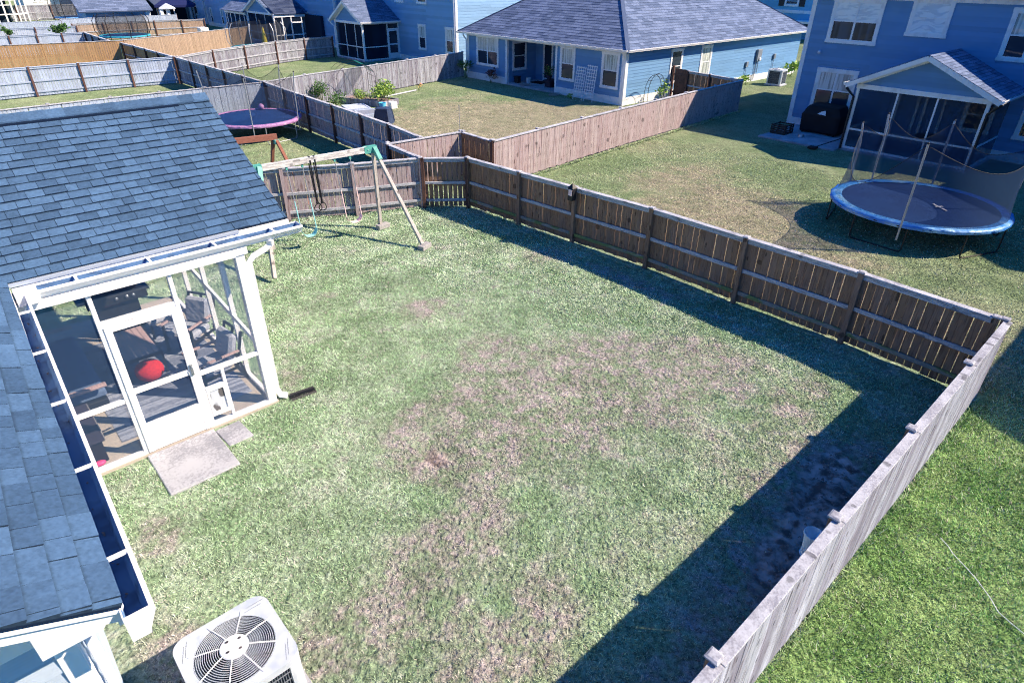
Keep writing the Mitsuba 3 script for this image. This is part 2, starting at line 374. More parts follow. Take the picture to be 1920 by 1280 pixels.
# ---------------------------------------------------------------- siding, windows, roofs
def siding_wall(root, o, u, n, rect, holes, mat_, expo=0.18, one_by_one=True, gable=None, part='siding_board'):
    """lap boards on the wall plane o + a u + z; n outward; rect (a0, a1, z0, z1); holes [(a0, a1, z0, z1)]; gable (half-width slopes) fn(z) -> (a0, a1)"""
    o, u, n = (np.array([*q, 0.0][:3], float) for q in (o, u, n))
    a0, a1, z0, z1 = rect
    out, tones = [], []
    z = z0
    while z < z1 - 0.01:
        zt = min(z + expo, z1)
        l, r = (a0, a1) if gable is None else gable((z + zt) / 2)
        segs = [(l, r)]
        zm0, zm1 = z + 0.01, zt - 0.01
        for h in holes:
            if h[2] < zm1 and h[3] > zm0:
                ns = []
                for s0, s1 in segs:
                    if h[0] > s0: ns.append((s0, min(s1, h[0])))
                    if h[1] < s1: ns.append((max(s0, h[1]), s1))
                segs = [q for q in ns if q[1] - q[0] > 0.03]
        for s0, s1 in segs:
            if s1 - s0 < 0.03: continue
            cuts = [s0]
            while s1 - cuts[-1] > 4.2: cuts.append(cuts[-1] + rng.uniform(2.6, 3.7))
            cuts.append(s1)
            for c0, c1 in zip(cuts[:-1], cuts[1:]):
                e = 0.001
                v = []
                for a in (c0 + e, c1 - e):
                    for zz, t in ((z, 0.0), (z, 0.034), (zt + 0.012, 0.010), (zt + 0.012, 0.0)):
                        v.append(o + u * a + n * t + np.array([0, 0, zz]))
                v = np.array(v)
                f = np.array([[0, 1, 5, 4], [1, 2, 6, 5], [2, 3, 7, 6], [0, 3, 2, 1], [4, 5, 6, 7]])
                if np.dot(np.cross(u, [0, 0, 1]), n) < 0: f = f[:, ::-1]
                tn = rng.random()
                if one_by_one: put(root + '__' + part, (v, f), mat_, tone=tn)
                else: out.append((v, f)); tones.append(np.full(8, tn))
        z += expo
    if out:
        k = put(root + '__siding', cat(out), mat_, uv=np.c_[np.concatenate(tones), np.zeros(8 * len(out))])
        say(k, kind='stuff')

def wbox(o, u, n, a0, a1, z0, z1, t0, t1):
    o, u, n = (np.array([*q, 0.0][:3], float) for q in (o, u, n))
    v = np.array([o + u * a + n * t + np.array([0, 0, z]) for z in (z0, z1) for t in (t0, t1) for a in (a0, a1)])
    f = CF if np.dot(np.cross(u, n), [0, 0, 1]) > 0 else CF[:, ::-1]
    return v, f

def window(root, o, u, n, a0, a1, z0, z1, lights=1, back='dark_inside', sash='white_trim', trim=0.11, low=None, grid=0, one=True):
    """a trimmed double-hung window standing on the wall; outer size a0..a1, z0..z1"""
    W = lambda *q: wbox(o, u, n, *q)
    a0, a1 = min(a0, a1), max(a0, a1)
    win = put(root + '__window', cat([W(a0, a0 + trim, z0 + trim, z1 - trim, 0, 0.045), W(a1 - trim, a1, z0 + trim, z1 - trim, 0, 0.045),
                                      W(a0 - 0.02, a1 + 0.02, z1 - trim, z1 + 0.02, 0, 0.055), W(a0 - 0.03, a1 + 0.03, z0, z0 + trim, 0, 0.065)]), sash)
    b0, b1, y0, y1 = a0 + trim, a1 - trim, z0 + trim, z1 - trim
    mid = (y0 + y1) / 2
    w = (b1 - b0) / lights
    bars = []
    for k in range(lights):
        l, r = b0 + k * w, b0 + (k + 1) * w
        e = 0.04
        bars += [W(l, l + e, y0, y1, 0.002, 0.03), W(r - e, r, y0, y1, 0.002, 0.03), W(l + e, r - e, y0, y0 + e, 0.002, 0.03), W(l + e, r - e, y1 - e, y1, 0.002, 0.03), W(l + e, r - e, mid - 0.025, mid + 0.025, 0.002, 0.034)]
        for g in range(grid):
            x = l + e + (r - l - 2 * e) * (g + 1) / (grid + 1)
            bars.append(W(x - 0.01, x + 0.01, mid + 0.025, y1 - e, 0.006, 0.02))
        for q0, q1, bk in ((y0 + e, mid - 0.025, low or back), (mid + 0.025, y1 - e, back)):
            put(win + '__pane', W(l + e, r - e, q0, q1, 0.016, 0.018), 'window_glass')
            put(win + ('__blind' if bk in ('blind', 'foil', 'drape') else '__backing'), W(l + e, r - e, q0, q1, -0.02, 0.006), bk)
    put(win + '__sash', cat(bars), sash)
    return win

def roof_slab(key, poly3, t, bsdf):
    """a planar polygon pushed down by t"""
    p = np.asarray(poly3, float)
    nrm = np.cross(p[1] - p[0], p[2] - p[0]); nrm /= np.linalg.norm(nrm)
    if nrm[2] < 0: nrm = -nrm
    U = p[1] - p[0]; U /= np.linalg.norm(U); V = np.cross(nrm, U)
    q = np.c_[(p - p[0]) @ U, (p - p[0]) @ V]
    return put(key, prism(q, -nrm * t, p[0], U, V), bsdf)

def shingles(root, part, poly3, eave, bsdf, expo=0.15, wmin=0.16, wmax=0.36, most=0, thick=0.010, lift=0.003, gap=0.002):
    """laps tabs over a planar roof polygon; eave = (point, point) its lowest edge; the `most` nearest to the camera are parts of their own"""
    p = np.asarray(poly3, float)
    e0, e1 = (np.asarray(q, float) for q in eave)
    U = (e1 - e0) / np.linalg.norm(e1 - e0)
    N = np.cross(p[1] - p[0], p[2] - p[0]); N /= np.linalg.norm(N)
    if N[2] < 0: N = -N
    V = np.cross(N, U)
    if V[2] < 0: V = -V
    q = np.c_[(p - e0) @ U, (p - e0) @ V]
    P = Polygon(q)
    u0, v0, u1, v1 = P.bounds
    tabs = []
    v = v0; row = 0
    while v < v1:
        u = u0 - rng.uniform(0, wmax)
        while u < u1:
            w = rng.uniform(wmin, wmax)
            c = sbox(u + gap, v, u + w - gap, v + expo * 1.12).intersection(P)
            raised = rng.random() < 0.5
            if not c.is_empty and c.area > 0.02 * w * expo and c.geom_type == 'Polygon':
                ring = np.array(c.convex_hull.exterior.coords)[:-1]
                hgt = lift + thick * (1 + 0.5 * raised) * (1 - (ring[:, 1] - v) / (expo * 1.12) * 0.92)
                lo = np.full(len(ring), -0.004)
                base = e0 + ring[:, :1] * U + ring[:, 1:] * V
                top = base + hgt[:, None] * N; bot = base + lo[:, None] * N
                n = len(ring); f = [[0, i, i + 1] for i in range(1, n - 1)]
                vv = np.vstack([top, top, bot])
                fr = (ring[:, 1] - v) / (expo * 1.12)
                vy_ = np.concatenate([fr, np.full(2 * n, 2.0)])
                for i in range(n):
                    j = (i + 1) % n
                    f += [[2 * n + i, 2 * n + j, n + j], [2 * n + i, n + j, n + i]]
                f = np.array(f)
                if np.dot(np.cross(vv[f[0][1]] - vv[f[0][0]], vv[f[0][2]] - vv[f[0][0]]), N) < 0: f = f[:, ::-1]
                tone = float(np.clip(rng.choice([0.12, 0.35, 0.55, 0.75, 0.95]) + rng.normal(0, 0.07), 0, 1))
                tabs.append((np.linalg.norm(base.mean(0) - CAM), vv, f, np.c_[np.full(3 * n, tone), vy_]))
            u += w
        v += expo; row += 1
    order = np.argsort([t[0] for t in tabs])
    solo = set(order[:most].tolist())
    rest = []
    for i, (d, vv, f, tone) in enumerate(tabs):
        if i in solo: put(root + '__' + part, (vv, f), bsdf, uv=tone)
        else: rest.append((vv, f, tone))
    if rest:
        k = put(root + '__' + part + 's', cat([(a, b) for a, b, _ in rest]), bsdf, uv=np.vstack([t for _, _, t in rest]))
        say(k, kind='stuff')

def quad(key, pts, bsdf):
    return put(key, (np.asarray(pts, float), np.array([[0, 1, 2], [0, 2, 3]])), bsdf)

# ---------------------------------------------------------------- plants
def leaf_cluster(c, r, n, size, seed, up=0.3, flat=1.0):
    r_ = np.random.default_rng(seed)
    d = r_.normal(size=(n, 3)); d /= np.linalg.norm(d, axis=1, keepdims=True)
    d *= (r_.random((n, 1)) ** 0.4) * np.array([r, r, r * flat])
    vs, fs = [], []
    for i in range(n):
        p = np.asarray(c) + d[i]
        a = r_.normal(size=3); a[2] = abs(a[2]) * up + 0.1; a /= np.linalg.norm(a)
        b = np.cross(a, r_.normal(size=3)); b /= np.linalg.norm(b)
        s = size * r_.uniform(0.6, 1.3)
        vs.append([p, p + a * s * 0.5 + b * s * 0.28, p + a * s, p + a * s * 0.5 - b * s * 0.28]); fs.append([4 * i, 4 * i + 1, 4 * i + 2, 4 * i + 3])
    return np.array(vs).reshape(-1, 3), np.array(fs)

def plant(name, label, category, loc, h, spread, n, leaf, bsdf, seed, stems=4, group=None, flat=0.9, up=0.6):
    root = thing(name, label, category, group)
    r_ = np.random.default_rng(seed)
    loc = np.array([*loc, 0.0][:3], float)
    st = []; tips = []
    for k in range(stems):
        a = r_.uniform(0, 6.28); e = loc + np.array([math.cos(a) * spread * r_.uniform(0.2, 0.8), math.sin(a) * spread * r_.uniform(0.2, 0.8), h * r_.uniform(0.5, 0.95)])
        m = (loc + e) / 2 + r_.normal(0, 0.04, 3)
        st.append(tube([loc + r_.normal(0, 0.03, 3) * [1, 1, 0], m, e], [0.014, 0.011, 0.006], 5)); tips.append(e)
    put(root + '__stem', cat(st), 'stem')
    ms = [leaf_cluster(t, spread * 0.55, n // stems, leaf, seed + 7 * i, up, flat) for i, t in enumerate(tips)]
    put(root + '__foliage', cat(ms), bsdf)
    return root

# ---------------------------------------------------------------- trampolines
def trampoline(label, c, r, zr, pad, poles, ph, n_legs=4, net=True, pole_mat='galv', leg_mat='black_metal', netm='net', rot=0.3, sag=0.28, sags=None, group=None, lean=0.06, pole_r=0.022, padw=0.14, tilt=(0, 0), full=False, netgap=0.10):
    root = thing('trampoline', label, 'trampoline', group)
    c = np.array([c[0], c[1], 0.0])
    TL = lambda v: np.c_[v[:, 0], v[:, 1], v[:, 2] + (v[:, 0] - c[0]) * tilt[0] + (v[:, 1] - c[1]) * tilt[1]]
    pw = padw * r
    P = lambda m: (TL(np.asarray(m[0])), m[1])
    put(root + '__jumping_mat', P(lathe([(0.0, zr - 0.03), (r * 0.5, zr - 0.025), (r - pw, zr)], 48, c)), 'tramp_mat', smooth=True)
    a = np.linspace(0, 2 * np.pi, 97)[:-1]
    prof = [(r - pw - 0.02, 0.012), (r - pw + 0.03, 0.03), (r - 0.06, 0.035), (r + 0.01, 0.012), (r + 0.03, -0.03), (r + 0.015, -0.09)]
    rr = np.random.default_rng(5)
    vs = []
    for i, (q, z) in enumerate(prof):
        wob = 0.012 * np.sin(a * 23 + i) * (i > 2) + 0.010 * np.sin(a * 41 + 2 * i) * (i > 3)
        vs.append(np.c_[(q + wob) * np.cos(a), (q + wob) * np.sin(a), zr + z + 0.6 * wob] + c)
    n = len(a); f = []
    for i in range(len(prof) - 1):
        for k in range(n):
            m = (k + 1) % n
            f += [[i * n + k, i * n + m, (i + 1) * n + m], [i * n + k, (i + 1) * n + m, (i + 1) * n + k]]
    put(root + '__spring_pad', (TL(np.vstack(vs)), np.array(f)), pad, smooth=True)
    put(root + '__frame_ring', P(tube([c + [math.cos(t) * r, math.sin(t) * r, zr - 0.05] for t in a[::2]], 0.022, 8, close=True)), leg_mat, smooth=True)
    for k in range(n_legs):
        t0 = rot + k * 2 * np.pi / n_legs
        d = np.pi / n_legs * 0.5
        A, B = (c + [math.cos(t) * (r - 0.02), math.sin(t) * (r - 0.02), 0] for t in (t0 - d, t0 + d))
        Z = lambda q, z: np.array([q[0], q[1], z])
        put(root + '__leg', tube([Z(A, zr - 0.05), Z(A, 0.10), Z(A * 0.97 + B * 0.03, 0.03), Z(A * 0.9 + B * 0.1, 0.02), Z(A * 0.1 + B * 0.9, 0.02), Z(B * 0.97 + A * 0.03, 0.03), Z(B, 0.10), Z(B, zr - 0.05)], 0.02, 7), leg_mat, smooth=40)
    tops = []
    phs = ph if isinstance(ph, (list, tuple)) else [ph] * len(poles)
    for k, t in enumerate(poles):
        ph = phs[k]
        q = np.array([math.cos(t), math.sin(t), 0])
        b0 = c + q * (r + 0.03)
        top = c + q * (r + 0.03 + (0.12 if not full else -0.10)) + [0, 0, ph]
        bow = 0.0 if not full else 0.18
        mid = [c + q * (r + 0.05 + bow) + [0, 0, zr + (ph - zr) * s] for s in ((0.25, 0.5, 0.75) if full else (0.3, 0.65))]
        key = put(root + '__net_pole', tube([b0 + [0, 0, 0.35], b0 + [0, 0, zr + 0.1], *mid, top], pole_r, 7), pole_mat, smooth=50)
        put(key + '__tip', ball(top + [0, 0, 0.02], 0.035, (1, 1, 0.8), 1), 'black_plastic', smooth=True)
        tops.append((t, ph))
    if net:
        ts = sorted(poles); phd = dict(zip(poles, phs))
        N = 128
        al = np.linspace(0, 2 * np.pi, N + 1)[:-1]
        top = np.zeros(N); inn = np.zeros(N)
        for i, t in enumerate(al):
            ds = [((t - q) % (2 * np.pi)) for q in ts]
            k = int(np.argmin(ds)); s0 = ts[k]; h0, h1 = phd[ts[k]], phd[ts[(k + 1) % len(ts)]]; s1 = ts[(k + 1) % len(ts)]
            span = (s1 - s0) % (2 * np.pi) or 2 * np.pi
            f_ = ds[k] / span
            sg = sags[k] if sags else sag
            top[i] = h0 + (h1 - h0) * f_ - 0.05 - sg * 4 * f_ * (1 - f_); inn[i] = 4 * f_ * (1 - f_)
        rows = []
        for j, s in enumerate(np.linspace(0, 1, 7)):
            z = zr + 0.03 + (top - zr - 0.03) * s
            rad = (r - netgap) + (0.16 if not full else -0.05) * s - 0.30 * s * inn * (min(sag, .5) / 0.3) + (0.12 * math.sin(math.pi * s) if full else 0)
            rows.append(np.c_[np.cos(al) * rad, np.sin(al) * rad, z] + c)
        f = []
        for j in range(6):
            for k in range(N):
                m = (k + 1) % N
                f.append([j * N + k, j * N + m, (j + 1) * N + m, (j + 1) * N + k])
        put(root + '__safety_net', (np.vstack(rows), np.array(f)), netm, smooth=True)
        put(root + '__net_cord', tube(rows[-1], 0.008, 5, close=True), 'black_plastic', smooth=True)
    return root

# ================================================================ ground and grass
BARE = [(6.3, 6.3, 2.6, 1.9, .42), (9.2, 4.6, 2.0, 1.2, .42), (3.0, 4.2, 1.6, 1.2, .35), (4.8, 3.4, 1.8, .8, .22), (4.2, 6.3, 0.55, 0.85, 1.0), (7.0, 7.0, 0.9, 0.6, .75), (7.8, 5.8, 0.8, 0.7, .8), (1.75, 4.5, 0.8, 0.45, .95), (6.8, 10.6, 0.7, 0.4, .8), (9.6, 5.2, 1.1, 0.8, .55), (8.6, 6.4, 1.2, 1.0, .6), (6.0, 5.6, 1.0, 0.8, .6),
        (7.9, 1.9, 1.9, 0.75, 1.3), (5.9, 1.6, 1.2, 0.5, 1.0), (9.7, 3.2, 1.5, 0.5, .6), (5.7, 12.6, 0.35, 0.25, .7), (3.4, 4.9, 0.8, 0.5, .6), (10.9, 11.0, 0.5, 0.5, .6), (0.45, 7.6, 0.3, 0.5, .7), (11.6, 8.2, .35, 2.5, .7), (3.5, 9.9, .45, .5, .6), (2.6, 3.0, 1.1, .5, .6), (0.1, 5.6, .3, .5, .8), (5.1, 7.3, .9, .6, .6), (6.9, 8.3, .8, .5, .45), (4.2, 1.7, .7, .3, .7)]
DIRT = [(7.6, 1.75, 1.5, 0.5, 1.5), (6.3, 1.55, 0.9, 0.35, 1.2), (8.6, 2.2, .8, .35, .9), (4.2, 6.35, .42, .40, .95)]
TAN = [(17.5, 9.5, 3.0, 2.4, .9), (20.0, 13.0, 2.5, 1.6, .5), (16.0, 6.0, 2.0, 2.0, .6), (20.5, 24.5, 5.5, 5.0, 1.6), (25.0, 22.0, 4.0, 2.5, .8), (9.9, 21.5, 1.6, 2.0, .9), (14.8, 12.5, 1.5, 2.0, .4), (14.5, 3.0, 1.5, 2.0, .7)]
def blobs(x, y, L, exp):
    s = 0.0
    for a, b, ra, rb, w in L:
        s = s + w * exp(-(((x - a) / ra) ** 2 + ((y - b) / rb) ** 2))
    return s
def lawn_parts(p, fine):
    x, y = p.x, p.y
    n1 = fbm(x * 0.55, y * 0.55, 3.0, 4)
    n2 = fbm(x * 1.9 + 7, y * 1.9, 9.0, 3)
    n3 = fbm(x * 5.5, y * 5.5, 5.0, 3)
    n4 = fbm(x * 16.0, y * 16.0, 6.0, 2)
    yard = smoothstep(12.75, 12.45, x) * smoothstep(1.0, 1.3, y) * smoothstep(19.5, 17.5, y)
    right = smoothstep(1.25, 1.05, y) * smoothstep(17.0, 10.5, x)
    dead = blobs(x, y, BARE, dr.exp)
    brown = smoothstep(0.50, 0.95, dead * (0.55 + 0.9 * n2) + 0.55 * n1 + 0.35 * n2 - 0.12) * yard
    brown = brown + smoothstep(0.6, 0.85, n3 * 0.5 + n2 * 0.5) * 0.5 * yard * (1 - brown)
    tan = blobs(x, y, TAN, dr.exp)
    other = (1 - yard) * (1 - right)
    tanm = smoothstep(0.45, 1.0, tan * (0.5 + n2) + 0.55 * n1 + 0.2 * n3) * other
    dirt = smoothstep(0.45, 1.0, blobs(x, y, DIRT, dr.exp) * (0.3 + 0.7 * n2 + 0.6 * n3)) * yard
    g = mix(G_GREEN1, G_GREEN2, smoothstep(0.3, 0.7, n1 * 0.5 + n2 * 0.5))
    g = mix(g, G_PALE, smoothstep(0.40, 0.75, n2 * 0.25 + n3 * 0.4 + n4 * 0.35) * 0.5 * yard)
    g = g * (1 + 0.09 * dr.sin(y * 5.0 + 0.6 * n1) * smoothstep(9.5, 12.0, y) * yard)
    g = mix(g, mix(G_RIGHT1, G_RIGHT2, smoothstep(0.3, 0.7, n2)), right)
    g = mix(g, mix(G_FAR1, G_FAR2, smoothstep(0.35, 0.65, n1 * 0.6 + n2 * 0.4)), other)
    g = mix(g, mix(G_BROWN1, G_BROWN2, smoothstep(0.3, 0.7, n3)), dr.minimum(brown, 1.0) * (0.10 + 0.75 * smoothstep(0.2, 0.8, n3 * 0.55 + n4 * 0.45)))
    g = mix(g, mix(G_TAN1, G_TAN2, smoothstep(0.3, 0.7, n3)), tanm * (0.45 + 0.5 * n3))
    g = mix(g, mi.Color3f(mi.luminance(g)) * mi.Color3f(1.0, 1.0, 1.02), 0.16) * (0.80 + 0.40 * fbm(x * 2.6 + 3, y * 2.6, 11.0, 4)) * (0.86 + 0.28 * n4)
    return g, dirt
G_GREEN1, G_GREEN2, G_PALE = S(136, 170, 126), S(160, 188, 150), S(194, 208, 190)
G_BROWN1, G_BROWN2 = S(156, 136, 142), S(184, 168, 174)
G_RIGHT1, G_RIGHT2 = S(116, 160, 82), S(150, 186, 110)
G_FAR1, G_FAR2 = S(132, 158, 110), S(154, 172, 128)
G_TAN1, G_TAN2 = S(168, 158, 134), S(186, 174, 150)
G_DIRT = S(170, 156, 154)
def ground_c(p, n, uv):
    g, dirt = lawn_parts(p, False)
    f = fbm(p.x * 26, p.y * 26, 1.0, 3)
    q = noise(p.x * 90, p.y * 90, 2.0)
    c = g * (0.24 + 0.85 * f + 0.45 * (q - 0.5))
    return mix(c, mi.Color3f(*G_DIRT) * (0.30 + 1.0 * smoothstep(0.25, 0.75, fbm(p.x * 9, p.y * 9, 4.0, 5)) * (0.5 + noise(p.x * 2, p.y * 2, 7.0))), dirt)
def blade_c(p, n, uv):
    g, dirt = lawn_parts(p, True)
    r = uv.x
    g = mix(g, G_BROWN2, smoothstep(0.86, 0.9, r) * 0.7)
    g = mix(g, mi.Color3f(*G_PALE) * 1.05, smoothstep(0.74, 0.78, r) * smoothstep(0.86, 0.82, r) * 0.6)
    k = cell_rand(r * 997.0, 3, 1)
    return g * (0.45 + 1.15 * k) * (0.80 + 0.8 * uv.y)  # blades painted darker at the base to stand for self-shadowing
mat('ground_mat', ground_c, 0.95, 0.05, bump=lambda p, n, uv: fbm(p.x * 22, p.y * 22, 1.0, 3), bscale=0.05, eps=4e-3)
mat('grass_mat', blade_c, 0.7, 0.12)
gx = np.array([-160, -20, *np.linspace(-4, 16, 121), 40, 120, 420.0]); gy = np.array([-160, -20, *np.linspace(-6, 20, 157), 45, 150, 420.0])
GX, GY = np.meshgrid(gx, gy, indexing='ij')
def hills(x, y):
    p = np.stack([x, y, x * 0], -1)
    near = np.clip(1 - np.maximum(np.abs(x - 6) - 9, 0) / 2, 0, 1) * np.clip(1 - np.maximum(np.abs(y - 7) - 12, 0) / 2, 0, 1)
    h = (meshkit.fbm(p * 0.8, 3, 4) - 0.5) * 0.05 + (meshkit.fbm(p * 4.0, 3, 5) - 0.5) * 0.022
    d = np.clip(blobs(x, y, DIRT, np.exp), 0, 1)
    h = h + d * (meshkit.fbm(p * 5.0, 4, 8) - 0.55) * 0.20
    return h * near
GZ = hills(GX, GY)
nx, ny = GX.shape
ii = np.arange(nx * ny).reshape(nx, ny)
F = np.stack([ii[:-1, :-1], ii[1:, :-1], ii[1:, 1:], ii[:-1, 1:]], -1).reshape(-1, 4)
put('ground', (np.stack([GX, GY, GZ], -1).reshape(-1, 3), F), 'ground_mat', smooth=True)
say('ground', 'lawns and bare earth running through all the back yards', kind='structure')

def grass_blades():
    r = np.random.default_rng(11)
    regs = [(-0.3, 12.55, 1.2, 19.2, 2400), (2.0, 15.5, -5.2, 1.15, 3200), (12.6, 25, -1.0, 17.4, 600), (5.0, 12.9, 17.5, 33, 170), (13.2, 29, 18.4, 34, 110)]
    P = []
    for x0, x1, y0, y1, dens in regs:
        n = int((x1 - x0) * (y1 - y0) * dens)
        q = np.c_[r.uniform(x0, x1, n), r.uniform(y0, y1, n)]
        d = np.sqrt((q ** 2).sum(1) + 44)
        keep = r.random(n) < np.clip((13.0 / d) ** 1.6, 0, 1)
        P.append(q[keep])
    q = np.vstack(P); n_lawn = len(q)
    # longer tufts along the fence feet
    for (ax, ay, bx_, by_) in ((12.66, 1.0, 12.66, 15.2), (12.44, 1.5, 12.12, 15.1), (2.0, 1.07, 12.4, 1.10), (2.0, 1.26, 12.4, 1.28), (10.9, 16.2, 3.6, 19.6), (3.02, 9.5, 3.02, 14.5), (14.1, 16.35, 32.9, 18.0)):
        n = int(np.hypot(bx_ - ax, by_ - ay) * 240); t_ = r.random(n)[:, None]
        q = np.vstack([q, np.array([ax, ay]) + t_ * np.array([bx_ - ax, by_ - ay]) + r.normal(0, .035, (n, 2))])
    tall = np.arange(len(q)) >= n_lawn
    ok = np.ones(len(q), bool)
    for x0, x1, y0, y1 in HOLES:
        ok &= ~((q[:, 0] > x0) & (q[:, 0] < x1) & (q[:, 1] > y0) & (q[:, 1] < y1))
    # left of the line of fence behind the swing
    p3 = np.c_[q, np.zeros(len(q))]
    dirt = blobs(q[:, 0], q[:, 1], DIRT, np.exp) * (0.6 + 0.7 * meshkit.fbm(p3 * 1.9, 3, 3))
    bare = blobs(q[:, 0], q[:, 1], BARE, np.exp) * (0.55 + 0.9 * meshkit.fbm(p3 * 1.9, 3, 4)) * (q[:, 1] > 1.2) * (q[:, 0] < 12.5)
    clump = meshkit.fbm(p3 * 6.0, 3, 6)
    ok &= r.random(len(q)) > np.clip((dirt - 0.35) * 2.2, 0, 0.93)
    ok &= r.random(len(q)) > np.clip(bare * 0.5 - 0.1, 0, 0.6) + np.clip(0.5 - clump, 0, 0.4)
    # nothing where the camera cannot see
    f = np.array(FWD); rt = np.cross(f, UPV); rel = np.c_[q, np.full(len(q), -CAM[2])]
    zc = rel @ f; ok &= (np.abs(rel @ rt) < zc * 0.95 + 1.0) & (zc > 1)
    q = q[ok]; n = len(q); tall = tall[ok]
    d = np.sqrt((q ** 2).sum(1) + 44)
    bare = bare[ok]; clump = clump[ok]
    right = (q[:, 1] < 1.15)
    h = r.uniform(0.020, 0.048, n) * np.where(right, 1.15, 1.0) * (1 - 0.45 * np.clip(bare, 0, 1)) * (0.6 + 0.8 * clump) * np.where(tall, r.uniform(1.2, 2.6, n), 1.0)
    w = r.uniform(0.004, 0.0075, n) * (d / 9.0)
    a = r.uniform(0, 2 * np.pi, n); l = r.uniform(0, 2 * np.pi, n)
    lean = h * r.uniform(0.25, 1.5, n)
    z = hills(q[:, 0], q[:, 1]) - 0.004
    b = np.c_[q, z]
    s = np.c_[np.cos(a), np.sin(a), np.zeros(n)] * w[:, None]
    tip = b + np.c_[np.cos(l) * lean, np.sin(l) * lean, h]
    v = np.stack([b - s, b + s, tip], 1).reshape(-1, 3)
    tone = r.random(n)
    uv = np.stack([np.c_[tone, np.zeros(n)], np.c_[tone, np.zeros(n)], np.c_[tone, np.ones(n)]], 1).reshape(-1, 2)
    return v, np.arange(3 * n).reshape(-1, 3), uv
HOLES = [(-9, 3.0, 9.3, 15.2), (-9, -0.25, 3.8, 15), (0.80, 1.84, 8.2, 9.4), (1.83, 2.26, 8.72, 9.3), (0.06, 0.96, 4.1, 5.0), (26.9, 33, 9.5, 14.2), (27, 40, -10, 14), (12.35, 12.7, 1, 15.2)]
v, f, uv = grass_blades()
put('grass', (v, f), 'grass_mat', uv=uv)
say('grass', 'short patchy lawn grass in the yards, green with brown worn spots', 'grass', kind='stuff')

# small clods on the worn dirt by the fence
cl = []
r_ = np.random.default_rng(21)
for k in range(500):
    a, b, ra, rb, w = DIRT[int(r_.integers(3))]
    x, y = a + r_.normal() * ra * 0.8, b + r_.normal() * rb * 0.8
    if not (1.3 < y < 3.4 and x < 11): continue
    m = trimesh.creation.icosphere(1, 1.0)
    s = r_.uniform(0.006, 0.018)
    vv = m.vertices * (1 + 0.35 * r_.normal(size=(len(m.vertices), 1))) * s * [1, 1, 0.6]
    cl.append((vv + [x, y, float(hills(np.array(x), np.array(y))) + s * 0.2], m.faces))
put('dirt_clod', cat(cl), 'soil'); say('dirt_clod', 'loose clods of earth on the bare ground along the fence', 'earth', kind='stuff')

# ================================================================ our own house with its screened porch
H = thing('suburban_house', 'nearest house at left edge with dark blue-grey shingle roof and white screened porch', 'house')
# --- porch floor, posts, rails
PX0, PX1, PY0, PY1, PZ = 0.0, 2.97, 9.39, 14.9, 2.98
put(H + '__porch_floor', bx(PX0, PX1 + 0.02, PY0 - 0.02, PY1, -0.1, 0.035), 'porch_floor')
post = lambda x0, x1, y0, y1, z0=0.035, z1=PZ - .1: put(H + '__post', rbx(x0, x1, y0, y1, z0, z1, 0.004), 'white_trim')
post(PX1 - 0.14, PX1, PY0, PY0 + 0.14)
post(0.05, 0.13, PY0 + .002, PY0 + 0.082)
post(0.81, 0.87, PY0 + .002, PY0 + 0.082)
post(1.84, 1.90, PY0 + .002, PY0 + 0.082)
rail_ = lambda *a: put(H + '__porch_rail', rbx(*a, 0.004), 'white_trim')
rail_(0.13, 0.81, PY0 + 0.01, PY0 + 0.07, 1.02, 1.09)
rail_(1.90, PX1 - 0.14, PY0 + 0.01, PY0 + 0.07, 1.03, 1.10)
rail_(0.13, 0.81, PY0 - 0.005, PY0 + 0.075, 0.035, 0.10)
rail_(1.90, PX1 - 0.14, PY0 - 0.005, PY0 + 0.075, 0.035, 0.10)
rail_(0.87, 1.84, PY0 + 0.01, PY0 + 0.07, 2.30, 2.37)
rail_(2.20, 2.25, PY0 + 0.012, PY0 + 0.068, 0.10, 1.03)
put(H + '__header_beam', rbx(-0.1, PX1 + 0.05, PY0 - 0.03, PY0 + 0.13, PZ - 0.16, PZ - 0.05, 0.005), 'white_trim')
put(H + '__header_trim', rbx(0.13, PX1 - 0.14, PY0 - 0.045, PY0 - 0.031, PZ - 0.17, PZ - 0.08, 0.003), 'white_metal')
# right side wall of screens: posts along x = PX1, diagonal brace
for y in (10.5, 11.8, 13.2, 14.76):
    post(PX1 - 0.09, PX1 - 0.01, y, y + 0.08)
put(H + '__header_beam', rbx(PX1 - 0.14, PX1 + 0.03, PY0 + 0.14, PY1, PZ - 0.16, PZ + 0.10, 0.005), 'white_trim')
rail_(PX1 - 0.085, PX1 - 0.015, PY0 + 0.14, PY1, 0.035, 0.10)
put(H + '__brace', beam((PX1 - 0.06, 13.4, 1.62), (PX1 - 0.06, 9.5, 1.17), 0.05, 0.09), 'white_trim')
put(H + '__screen', (np.array([[0.13, PY0 + .04, .1], [0.81, PY0 + .04, .1], [0.81, PY0 + .04, PZ - .16], [0.13, PY0 + .04, PZ - .16]]), np.array([[0, 1, 2, 3]])), 'screen')
put(H + '__screen', (np.array([[1.90, PY0 + .04, .1], [PX1 - .14, PY0 + .04, .1], [PX1 - .14, PY0 + .04, PZ - .16], [1.90, PY0 + .04, PZ - .16]]), np.array([[0, 1, 2, 3]])), 'screen')
put(H + '__screen', (np.array([[0.87, PY0 + .04, 2.37], [1.84, PY0 + .04, 2.37], [1.84, PY0 + .04, PZ - .16], [0.87, PY0 + .04, PZ - .16]]), np.array([[0, 1, 2, 3]])), 'screen')
put(H + '__screen', (np.array([[PX1 - .05, PY0 + .14, .1], [PX1 - .05, PY1, .1], [PX1 - .05, PY1, PZ - .16], [PX1 - .05, PY0 + .14, PZ - .16]]), np.array([[0, 1, 2, 3]])), 'screen')
